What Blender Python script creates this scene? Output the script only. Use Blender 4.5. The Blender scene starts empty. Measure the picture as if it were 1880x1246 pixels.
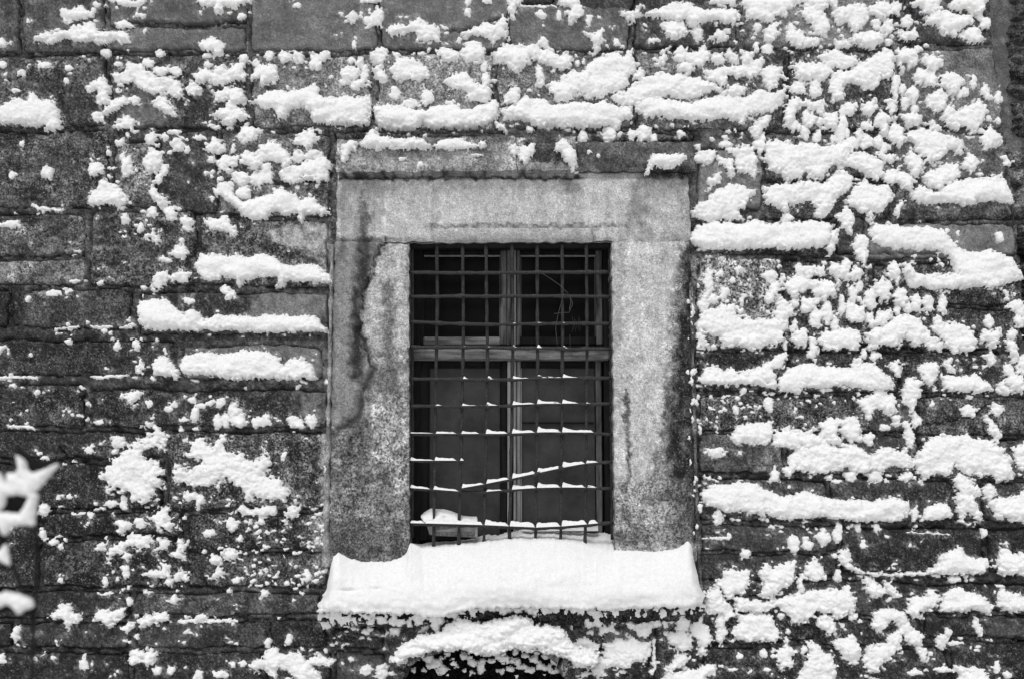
import bpy, math, random
import numpy as np

# ------------------------------------------------------------------ camera, light, exposure
S = bpy.context.scene
COL = S.collection
CAM_D, CAM_Z, PITCH, FPX = 5.0, 1.6, math.radians(6.0), 2340.0
cam_data = bpy.data.cameras.new('camera')
cam_data.sensor_width = 36.0
cam_data.lens = 36.0 * FPX / 1880.0
cam_data.dof.use_dof = True
cam_data.dof.focus_distance = 5.02
cam_data.dof.aperture_fstop = 1.25
cam_data.clip_start, cam_data.clip_end = 0.05, 500.0
cam = bpy.data.objects.new('camera', cam_data)
cam.location = (0, -CAM_D, CAM_Z)
cam.rotation_euler = (math.pi / 2 + PITCH, 0, 0)
COL.objects.link(cam)
S.camera = cam

SUN_EL, SUN_AZ = math.radians(56), math.radians(196)      # high, in front of the wall, a little to the left
world = bpy.data.worlds.new('World')
S.world = world
world.use_nodes = True
wn, wl = world.node_tree.nodes, world.node_tree.links
sky = wn.new('ShaderNodeTexSky')
sky.sky_type = 'NISHITA'
sky.sun_disc = False
sky.sun_elevation = SUN_EL
sky.sun_rotation = SUN_AZ
bw = wn.new('ShaderNodeRGBToBW')                          # the photograph is black and white
wl.new(sky.outputs[0], bw.inputs[0])
bg = wn['Background']
wl.new(bw.outputs[0], bg.inputs[0])
bg.inputs[1].default_value = 0.12
sd = bpy.data.lights.new('sun', 'SUN')
sd.energy = 1.15
sd.angle = math.radians(24)
sun = bpy.data.objects.new('sun', sd)
sun.rotation_euler = (math.pi / 2 - SUN_EL, 0, math.radians(-14))
COL.objects.link(sun)
vs = S.view_settings
vs.view_transform = 'Standard'
vs.look = 'None'
vs.gamma = 1.0
vs.use_curve_mapping = False
vs.exposure = 0.5

# ------------------------------------------------------------------ helpers
rng = np.random.default_rng(7)
random.seed(7)
cph, sph = math.cos(PITCH), math.sin(PITCH)

def P(px, py, depth=0.0):
    """photo measure -> point on the upright plane y = depth"""
    px = np.asarray(px, float); py = np.asarray(py, float); depth = np.asarray(depth, float)
    a = (px - 940.0) / FPX; b = (623.0 - py) / FPX
    dy = cph - b * sph; dz = sph + b * cph
    t = (depth + CAM_D) / dy
    return np.stack(np.broadcast_arrays(a * t, depth, CAM_Z + dz * t), -1)

_g = np.random.default_rng(3)
_perm = _g.permutation(4096)
_ang = _g.random(4096) * 2 * np.pi
_jx, _jy = _g.random(4096), _g.random(4096)

def _h(i, j, seed):
    return _perm[(_perm[(i + seed * 131) & 4095] + j) & 4095]

def pn(x, y, seed=0):
    x = np.asarray(x, float); y = np.asarray(y, float)
    i = np.floor(x).astype(int); j = np.floor(y).astype(int)
    fx = x - i; fy = y - j
    u = fx**3 * (fx * (fx * 6 - 15) + 10); v = fy**3 * (fy * (fy * 6 - 15) + 10)
    def gr(di, dj):
        a = _ang[_h(i + di, j + dj, seed)]
        return np.cos(a) * (fx - di) + np.sin(a) * (fy - dj)
    n0 = gr(0, 0) * (1 - u) + gr(1, 0) * u
    n1 = gr(0, 1) * (1 - u) + gr(1, 1) * u
    return (n0 * (1 - v) + n1 * v) * 1.5

def fbm(x, y, seed=0, o=4, gain=0.5):
    s = 0; a = 1.0
    for k in range(o):
        s = s + a * pn(x * 2**k, y * 2**k, seed + k); a *= gain
    return s

def worley(x, y, seed=0):
    i = np.floor(x).astype(int); j = np.floor(y).astype(int)
    best = np.full(np.shape(x), 9.0)
    for di in (-1, 0, 1):
        for dj in (-1, 0, 1):
            h = _h(i + di, j + dj, seed)
            dx = i + di + _jx[h] - x; dy = j + dj + _jy[h] - y
            best = np.minimum(best, dx * dx + dy * dy)
    return np.sqrt(best)

def lin(v):
    v = np.asarray(v, float) / 255.0
    return np.where(v <= 0.04045, v / 12.92, ((v + 0.055) / 1.055) ** 2.4)

def sdf_poly(X, Y, pts):
    """signed distance, positive inside"""
    pts = np.asarray(pts, float)
    d2 = np.full(X.shape, 1e12); ins = np.zeros(X.shape, bool)
    n = len(pts)
    for k in range(n):
        ax, ay = pts[k]; bx, by = pts[(k + 1) % n]
        ex, ey = bx - ax, by - ay
        wx, wy = X - ax, Y - ay
        t = np.clip((wx * ex + wy * ey) / (ex * ex + ey * ey + 1e-9), 0, 1)
        d2 = np.minimum(d2, (wx - ex * t)**2 + (wy - ey * t)**2)
        if ay != by:
            c = (ay > Y) != (by > Y)
            ins ^= c & (X < (bx - ax) * (Y - ay) / (by - ay) + ax)
    d = np.sqrt(d2)
    return np.where(ins, d, -d)

def sdf_line(X, Y, pts):
    d2 = np.full(X.shape, 1e12)
    for (ax, ay), (bx, by) in zip(pts[:-1], pts[1:]):
        ex, ey = bx - ax, by - ay
        wx, wy = X - ax, Y - ay
        t = np.clip((wx * ex + wy * ey) / (ex * ex + ey * ey + 1e-9), 0, 1)
        d2 = np.minimum(d2, (wx - ex * t)**2 + (wy - ey * t)**2)
    return np.sqrt(d2)

def mesh_np(name, verts, faces, mat, parent=None, attrs=None, smooth=True):
    """faces: (n,4) int array, or list of tuples"""
    me = bpy.data.meshes.new(name)
    if isinstance(faces, np.ndarray):
        n, k = faces.shape
        me.vertices.add(len(verts)); me.vertices.foreach_set('co', np.asarray(verts, np.float32).ravel())
        me.loops.add(n * k); me.loops.foreach_set('vertex_index', faces.astype(np.int32).ravel())
        me.polygons.add(n)
        me.polygons.foreach_set('loop_start', np.arange(0, n * k, k, dtype=np.int32))
        me.update(calc_edges=True)
    else:
        me.from_pydata([tuple(v) for v in verts], [], faces); me.update()
    if smooth:
        me.polygons.foreach_set('use_smooth', np.ones(len(me.polygons), bool))
    for k, v in (attrs or {}).items():
        at = me.attributes.new(k, 'FLOAT', 'POINT')
        at.data.foreach_set('value', np.asarray(v, np.float32).ravel())
    me.materials.append(mat)
    o = bpy.data.objects.new(name, me)
    COL.objects.link(o)
    if parent is not None:
        o.parent = parent
    return o

def empty(name):
    o = bpy.data.objects.new(name, None)
    o.empty_display_size = 0.1
    COL.objects.link(o)
    return o

def tag(o, label=None, cat=None, group=None, kind=None):
    for k, v in (('label', label), ('category', cat), ('group', group), ('kind', kind)):
        if v: o[k] = v
    return o

def grid_faces(nv, nu, base=0):
    i = np.arange(nv * nu).reshape(nv, nu) + base
    return np.stack([i[:-1, :-1], i[1:, :-1], i[1:, 1:], i[:-1, 1:]], -1).reshape(-1, 4)

def box_np(cx, cy, cz, sx, sy, sz):
    v = np.array([(x, y, z) for x in (-.5, .5) for y in (-.5, .5) for z in (-.5, .5)]) * (sx, sy, sz) + (cx, cy, cz)
    f = [(0, 1, 3, 2), (4, 6, 7, 5), (0, 4, 5, 1), (2, 3, 7, 6), (0, 2, 6, 4), (1, 5, 7, 3)]
    return v, f

def bevel_box(name, x0, x1, y0, y1, z0, z1, mat, parent, bev=0.004, attrs=None):
    """a timber or stone member with small chamfers"""
    b = min(bev, (x1-x0)/3, (y1-y0)/3, (z1-z0)/3)
    vs_, idx = [], {}
    for i, (X, sx) in enumerate(((x0, 1), (x1, -1))):
        for j, (Y, sy) in enumerate(((y0, 1), (y1, -1))):
            for k, (Z, sz) in enumerate(((z0, 1), (z1, -1))):
                for a, v in ((0, (X, Y + sy*b, Z + sz*b)), (1, (X + sx*b, Y, Z + sz*b)), (2, (X + sx*b, Y + sy*b, Z))):
                    idx[i, j, k, a] = len(vs_); vs_.append(v)
    f = []
    for i in (0, 1):
        q = [idx[i, j, k, 0] for j, k in ((0, 0), (0, 1), (1, 1), (1, 0))]; f.append(tuple(q if i == 0 else q[::-1]))
        q = [idx[j, i, k, 1] for j, k in ((0, 0), (1, 0), (1, 1), (0, 1))]; f.append(tuple(q if i == 0 else q[::-1]))
        q = [idx[j, k, i, 2] for j, k in ((0, 0), (0, 1), (1, 1), (1, 0))]; f.append(tuple(q if i == 0 else q[::-1]))
    for i in (0, 1):
        for j in (0, 1):
            fl = (i + j) % 2
            for q in ([idx[i,j,0,0], idx[i,j,0,1], idx[i,j,1,1], idx[i,j,1,0]],
                      [idx[i,0,j,0], idx[i,1,j,0], idx[i,1,j,2], idx[i,0,j,2]],
                      [idx[0,i,j,1], idx[1,i,j,1], idx[1,i,j,2], idx[0,i,j,2]]):
                f.append(tuple(q if fl else q[::-1]))
            for k in (0, 1):
                t = (idx[i,j,k,0], idx[i,j,k,1], idx[i,j,k,2])
                f.append(t)
    o = mesh_np(name, vs_, f, mat, parent, smooth=False)
    return o

def tube(pts, rad, nseg=8, square=False, jit=0.0, seed=0):
    pts = np.asarray(pts, float); n = len(pts)
    rad = np.broadcast_to(np.asarray(rad, float), (n,))
    tan = np.gradient(pts, axis=0); tan /= np.linalg.norm(tan, axis=1)[:, None] + 1e-9
    ref = np.array([0, 1.0, 0]) if abs(tan[:, 1]).mean() < .7 else np.array([1.0, 0, 0])
    a = np.cross(tan, ref); a /= np.linalg.norm(a, axis=1)[:, None] + 1e-9
    b = np.cross(tan, a)
    th = np.arange(nseg) / nseg * 2 * np.pi + (np.pi / 4 if nseg == 4 else 0)
    r = np.random.default_rng(seed)
    R = rad[:, None] * (1 + jit * (r.random((n, nseg)) - .5))
    if square:
        R = R / np.maximum(np.abs(np.cos(th)), np.abs(np.sin(th)))[None] ** .8
    V = pts[:, None] + a[:, None] * (np.cos(th)[None, :, None] * R[..., None]) + b[:, None] * (np.sin(th)[None, :, None] * R[..., None])
    V = V.reshape(-1, 3)
    i = np.arange(n * nseg).reshape(n, nseg)
    j = np.roll(i, -1, axis=1)
    F = np.stack([i[:-1], j[:-1], j[1:], i[1:]], -1).reshape(-1, 4).tolist()
    F.append(list(range(nseg))[::-1]); F.append(list(range((n-1)*nseg, n*nseg)))
    return V, F

class Acc:
    def __init__(s): s.v = []; s.f = []; s.n = 0
    def add(s, V, F):
        for q in F: s.f.append(tuple(int(k) + s.n for k in q))
        s.v.extend(map(tuple, V)); s.n += len(V)
    def build(s, name, mat, parent=None, smooth=True): return mesh_np(name, s.v, s.f, mat, parent, smooth=smooth)

# ------------------------------------------------------------------ materials
def nt(name):
    m = bpy.data.materials.new(name); m.use_nodes = True
    return m, m.node_tree.nodes, m.node_tree.links, m.node_tree.nodes['Principled BSDF']

def nmath(N, L, op, a, b=None, c=None, clamp=False):
    n = N.new('ShaderNodeMath'); n.operation = op; n.use_clamp = clamp
    for k, v in enumerate((a, b, c)):
        if v is None: continue
        if isinstance(v, (int, float)): n.inputs[k].default_value = v
        else: L.new(v, n.inputs[k])
    return n.outputs[0]

def nnoise(N, L, scale, detail=4, rough=.55, vec=None):
    n = N.new('ShaderNodeTexNoise'); n.inputs['Scale'].default_value = scale
    n.inputs['Detail'].default_value = detail; n.inputs['Roughness'].default_value = rough
    if vec is None:
        g = N.new('ShaderNodeNewGeometry'); vec = g.outputs['Position']
    L.new(vec, n.inputs['Vector'])
    return n.outputs[0]

def nrange(N, L, v, a, b, c=0.0, d=1.0):
    n = N.new('ShaderNodeMapRange'); L.new(v, n.inputs[0])
    for k, x in zip((1, 2, 3, 4), (a, b, c, d)): n.inputs[k].default_value = x
    return n.outputs[0]

def grey(N, L, v, bsdf):
    c = N.new('ShaderNodeCombineColor')
    for k in range(3): L.new(v, c.inputs[k])
    L.new(c.outputs[0], bsdf.inputs['Base Color'])

def bump(N, L, h, strength, dist, bsdf):
    b = N.new('ShaderNodeBump'); b.inputs['Strength'].default_value = strength; b.inputs['Distance'].default_value = dist
    L.new(h, b.inputs['Height']); L.new(b.outputs[0], bsdf.inputs['Normal'])

def stone_material():
    m, N, L, B = nt('weathered_stone')
    t = N.new('ShaderNodeAttribute'); t.attribute_name = 'tone'
    r = N.new('ShaderNodeAttribute'); r.attribute_name = 'rough'
    n_mid = nnoise(N, L, 28, 5, .6)
    n_fine = nnoise(N, L, 120, 5, .7)
    n_grain = nnoise(N, L, 210, 2, .6)
    n_fleck = nnoise(N, L, 170, 3, .65)
    mid_c = nrange(N, L, n_mid, .36, .64, .3, 1.75)
    mid = nmath(N, L, 'ADD', nmath(N, L, 'MULTIPLY', nmath(N, L, 'SUBTRACT', mid_c, 1.0), nmath(N, L, 'ADD', nmath(N, L, 'MULTIPLY', r.outputs['Fac'], 1.0), .03)), 1.0)
    fine_c = nrange(N, L, n_fine, .41, .6, -.1, 2.2)            # hard speckle of pits and lichen
    fine = nmath(N, L, 'ADD', nmath(N, L, 'MULTIPLY', nmath(N, L, 'SUBTRACT', fine_c, 1.0), r.outputs['Fac']), 1.0)
    grain = nrange(N, L, n_grain, .36, .64, .7, 1.3)
    v = nmath(N, L, 'MULTIPLY', nmath(N, L, 'MULTIPLY', t.outputs['Fac'], mid), nmath(N, L, 'MULTIPLY', fine, grain))
    fl = nmath(N, L, 'MULTIPLY', nrange(N, L, n_fleck, .60, .70, 0, .42), r.outputs['Fac'])
    v = nmath(N, L, 'ADD', v, fl)
    v = nmath(N, L, 'MAXIMUM', v, 0.006)
    grey(N, L, v, B)
    B.inputs['Roughness'].default_value = .85
    B.inputs['Specular IOR Level'].default_value = .25
    hh = nmath(N, L, 'ADD', n_fine, nmath(N, L, 'MULTIPLY', n_mid, 1.2))
    bump(N, L, hh, .8, .008, B)
    return m

def snow_material():
    m, N, L, B = nt('snow')
    n1 = nnoise(N, L, 70, 4, .6); n2 = nnoise(N, L, 330, 3, .6)
    n3 = nnoise(N, L, 180, 3, .7)
    v = nmath(N, L, 'ADD', nrange(N, L, n1, .25, .7, .78, .86), nrange(N, L, n3, .36, .64, -.06, .05))
    grey(N, L, v, B)
    B.inputs['Roughness'].default_value = .9
    B.inputs['Specular IOR Level'].default_value = .15
    bump(N, L, nmath(N, L, 'ADD', n1, nmath(N, L, 'MULTIPLY', n2, .7)), .4, .006, B)
    return m

def plain_material(name, tone, var=.5, scale=40, rough=.7, spec=.3, stretch=None, bstr=.3, fleck=0.0, grain=300):
    m, N, L, B = nt(name)
    g = N.new('ShaderNodeNewGeometry'); vec = g.outputs['Position']
    if stretch:
        mp = N.new('ShaderNodeMapping'); mp.inputs['Scale'].default_value = stretch
        L.new(vec, mp.inputs[0]); vec = mp.outputs[0]
    n1 = nnoise(N, L, scale, 5, .65, vec); n2 = nnoise(N, L, grain, 3, .6)
    v = nmath(N, L, 'MULTIPLY', nrange(N, L, n1, .3, .7, 1 - var, 1 + var), nrange(N, L, n2, .3, .7, .75, 1.25))
    v = nmath(N, L, 'MULTIPLY', v, float(lin(tone)))
    if fleck:
        v = nmath(N, L, 'ADD', v, nrange(N, L, nnoise(N, L, 150, 3, .6), .62, .7, 0, fleck))
    grey(N, L, v, B)
    B.inputs['Roughness'].default_value = rough
    B.inputs['Specular IOR Level'].default_value = spec
    bump(N, L, nmath(N, L, 'ADD', n1, nmath(N, L, 'MULTIPLY', n2, .3)), bstr, .004, B)
    return m

M_STONE = stone_material()
M_SNOW = snow_material()
M_IRON = plain_material('rusty_iron', 47, .95, 190, .75, .3, fleck=.03)
M_WOOD = plain_material('weathered_timber', 92, .95, 60, .85, .2, (1, 1, .12), .5)
M_WOODH = plain_material('weathered_timber_crosswise', 112, .95, 60, .85, .2, (.12, 1, 1), .5)
M_WOODD = plain_material('dark_timber', 26, .6, 60, .85, .2, (1, 1, .12), .4)
M_WOODP = plain_material('pale_timber', 142, .4, 60, .8, .2, (1, 1, .12), .4)
M_GLASSD = plain_material('dark_glass', 10, .5, 8, .25, .06, bstr=.02)
M_GLASSG = plain_material('grey_glass', 62, .5, 6, .35, .14, bstr=.02)  # mid-grey for the lower panes, blotched by noise
M_RENDER = plain_material('cement_render', 92, .25, 9, .9, .15, bstr=.4)
M_RUBBLE = plain_material('rough_rubble', 60, .8, 30, .9, .15, bstr=.9)
M_MOSS = plain_material('dark_moss', 30, .8, 90, .95, .1, bstr=.8)
M_PLANT = plain_material('dark_stem', 26, .4, 60, .8, .2)
M_CARD = plain_material('printed_card', 150, .25, 30, .8, .2, bstr=.15)
M_CARDP = plain_material('print_band', 105, .95, 170, .8, .2, bstr=.15)
M_TWIG = plain_material('dry_twig', 84, .3, 80, .85, .2)
# ------------------------------------------------------------------ snow clinging to the wall, traced patch by patch
VIEWS = {'1': (0, 0), '2': (620, 0), '3': (1240, 0), '4': (0, 400), '5': (1240, 400), '6': (0, 822), '7': (620, 822), '8': (1240, 822)}
VS = 2.9375
GST = 1.75
GX = np.arange(-100, 1960, GST); GYY = np.arange(-60, 1300, GST)
FXX, FYY = np.meshgrid(GX, GYY)
_a = 1 - worley(FXX / 13.5, FYY / 11.5, 201); _b = 1 - worley(FXX / 6.2, FYY / 5.4, 202)
LUMP = np.clip(.62 * _a + .38 * _b, 0, 1)
WX = 2.6 * pn(FXX / 15, FYY / 15, 203) + 1.9 * pn(FXX / 6, FYY / 6, 204)
WY = 2.6 * pn(FXX / 15, FYY / 15, 205) + 1.9 * pn(FXX / 6, FYY / 6, 206)
FINE = fbm(FXX / 5, FYY / 5, 207, 2)
PATCH = fbm(FXX / 20, FYY / 14, 209, 3)
POWDER = fbm(FXX / 3.7, FYY / 3.4, 213, 2)
BROAD = fbm(FXX / 42, FYY / 30, 208, 2)
_low = FXX * 0
STUFF_D = np.full(FXX.shape, -9.); STUFF_T = np.full(FXX.shape, -9.)
STUFF_B = np.zeros(FXX.shape); ALLD = np.full(FXX.shape, -24.)

def snow_mesh(name, d, t, base, sl):
    ok = d > -2.4
    if not ok.any(): return None
    f = grid_faces(*d.shape)
    dv = d.ravel()
    keep = (dv[f] > -2.4).all(1) & (dv[f] > -.6).any(1)
    f = f[keep]
    if len(f) == 0: return None
    used, inv = np.unique(f, return_inverse=True)
    f = inv.reshape(f.shape)
    X = FXX[sl].ravel()[used]; Y = FYY[sl].ravel()[used]
    b = np.broadcast_to(base, d.shape).ravel()[used]
    w = P(X, Y, 0.0)
    # features that stand well out of the wall are read on their own plane
    if b.max() > .02: w = P(X, Y, -b)
    w[:, 1] = -(b + .004 + t.ravel()[used])
    return mesh_np(name, w, f, M_SNOW)

def shape_fields(poly, ell, ledge, arch=False, porous=False):
    pad = 24 if poly is not None or ell[2] > 5 else 10
    if poly is not None:
        a = np.array(poly); x0, x1, y0, y1 = a[:, 0].min(), a[:, 0].max(), a[:, 1].min(), a[:, 1].max()
    else:
        x, y, rx, ry = ell; x0, x1, y0, y1 = x - rx, x + rx, y - ry, y + ry
    i0, i1 = np.searchsorted(GX, (x0 - pad, x1 + pad)); j0, j1 = np.searchsorted(GYY, (y0 - pad, y1 + pad))
    sl = (slice(j0, j1), slice(i0, i1))
    if i1 - i0 < 2 or j1 - j0 < 2: return sl, None, None
    X = FXX[sl] + WX[sl]; Y = FYY[sl] + WY[sl]
    small = min(x1 - x0, y1 - y0)
    k = np.clip(small / 26, .3, 1)
    if poly is not None: d = sdf_poly(X, Y, poly)
    else: d = (1 - np.hypot((X - x) / rx, (Y - y) / ry)) * min(rx, ry) * 1.1
    L = LUMP[sl]
    up = np.clip((FYY[sl] - (y0 + y1) / 2) / 20 + .5, 0, 1)
    if porous: d = d - 2.2 + 7.5 * fbm(FXX[sl] / 11, FYY[sl] / 9, 219, 2)
    d = d + k * (6.0 * (L - .5) * (.5 + .7 * up if not ledge else .45 + .3 * up) + (2.6 if not ledge else 1.7) * FINE[sl] + 2.4 * POWDER[sl] * np.clip(1.2 - d / 9, 0, 1)
                 + (4.4 if not ledge else 2.0) * PATCH[sl] * (small > 14)) + .9 * k
    wdt = 17.0 if small > 24 else max(4.5, small * .6)
    Tm = np.clip(small * .00085, .005, .030 if ledge else .024)
    if arch: Tm = .04
    s = np.clip(d / wdt, 0, 1)
    grow = (.72 + .5 * np.clip((FYY[sl] - y0) / (y1 - y0 + 1), 0, 1)) if ledge or small > 24 else 1.0
    lumpy = .70 + .46 * L if not ledge else .86 + .18 * L
    t = Tm * np.sqrt(1 - (1 - s) ** 2) * lumpy * grow * (1 + .38 * BROAD[sl]) + (.0018 * FINE[sl] + .0016 * POWDER[sl]) * s
    t = np.where(d < 0, d * .006, t)
    return sl, d, t

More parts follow.
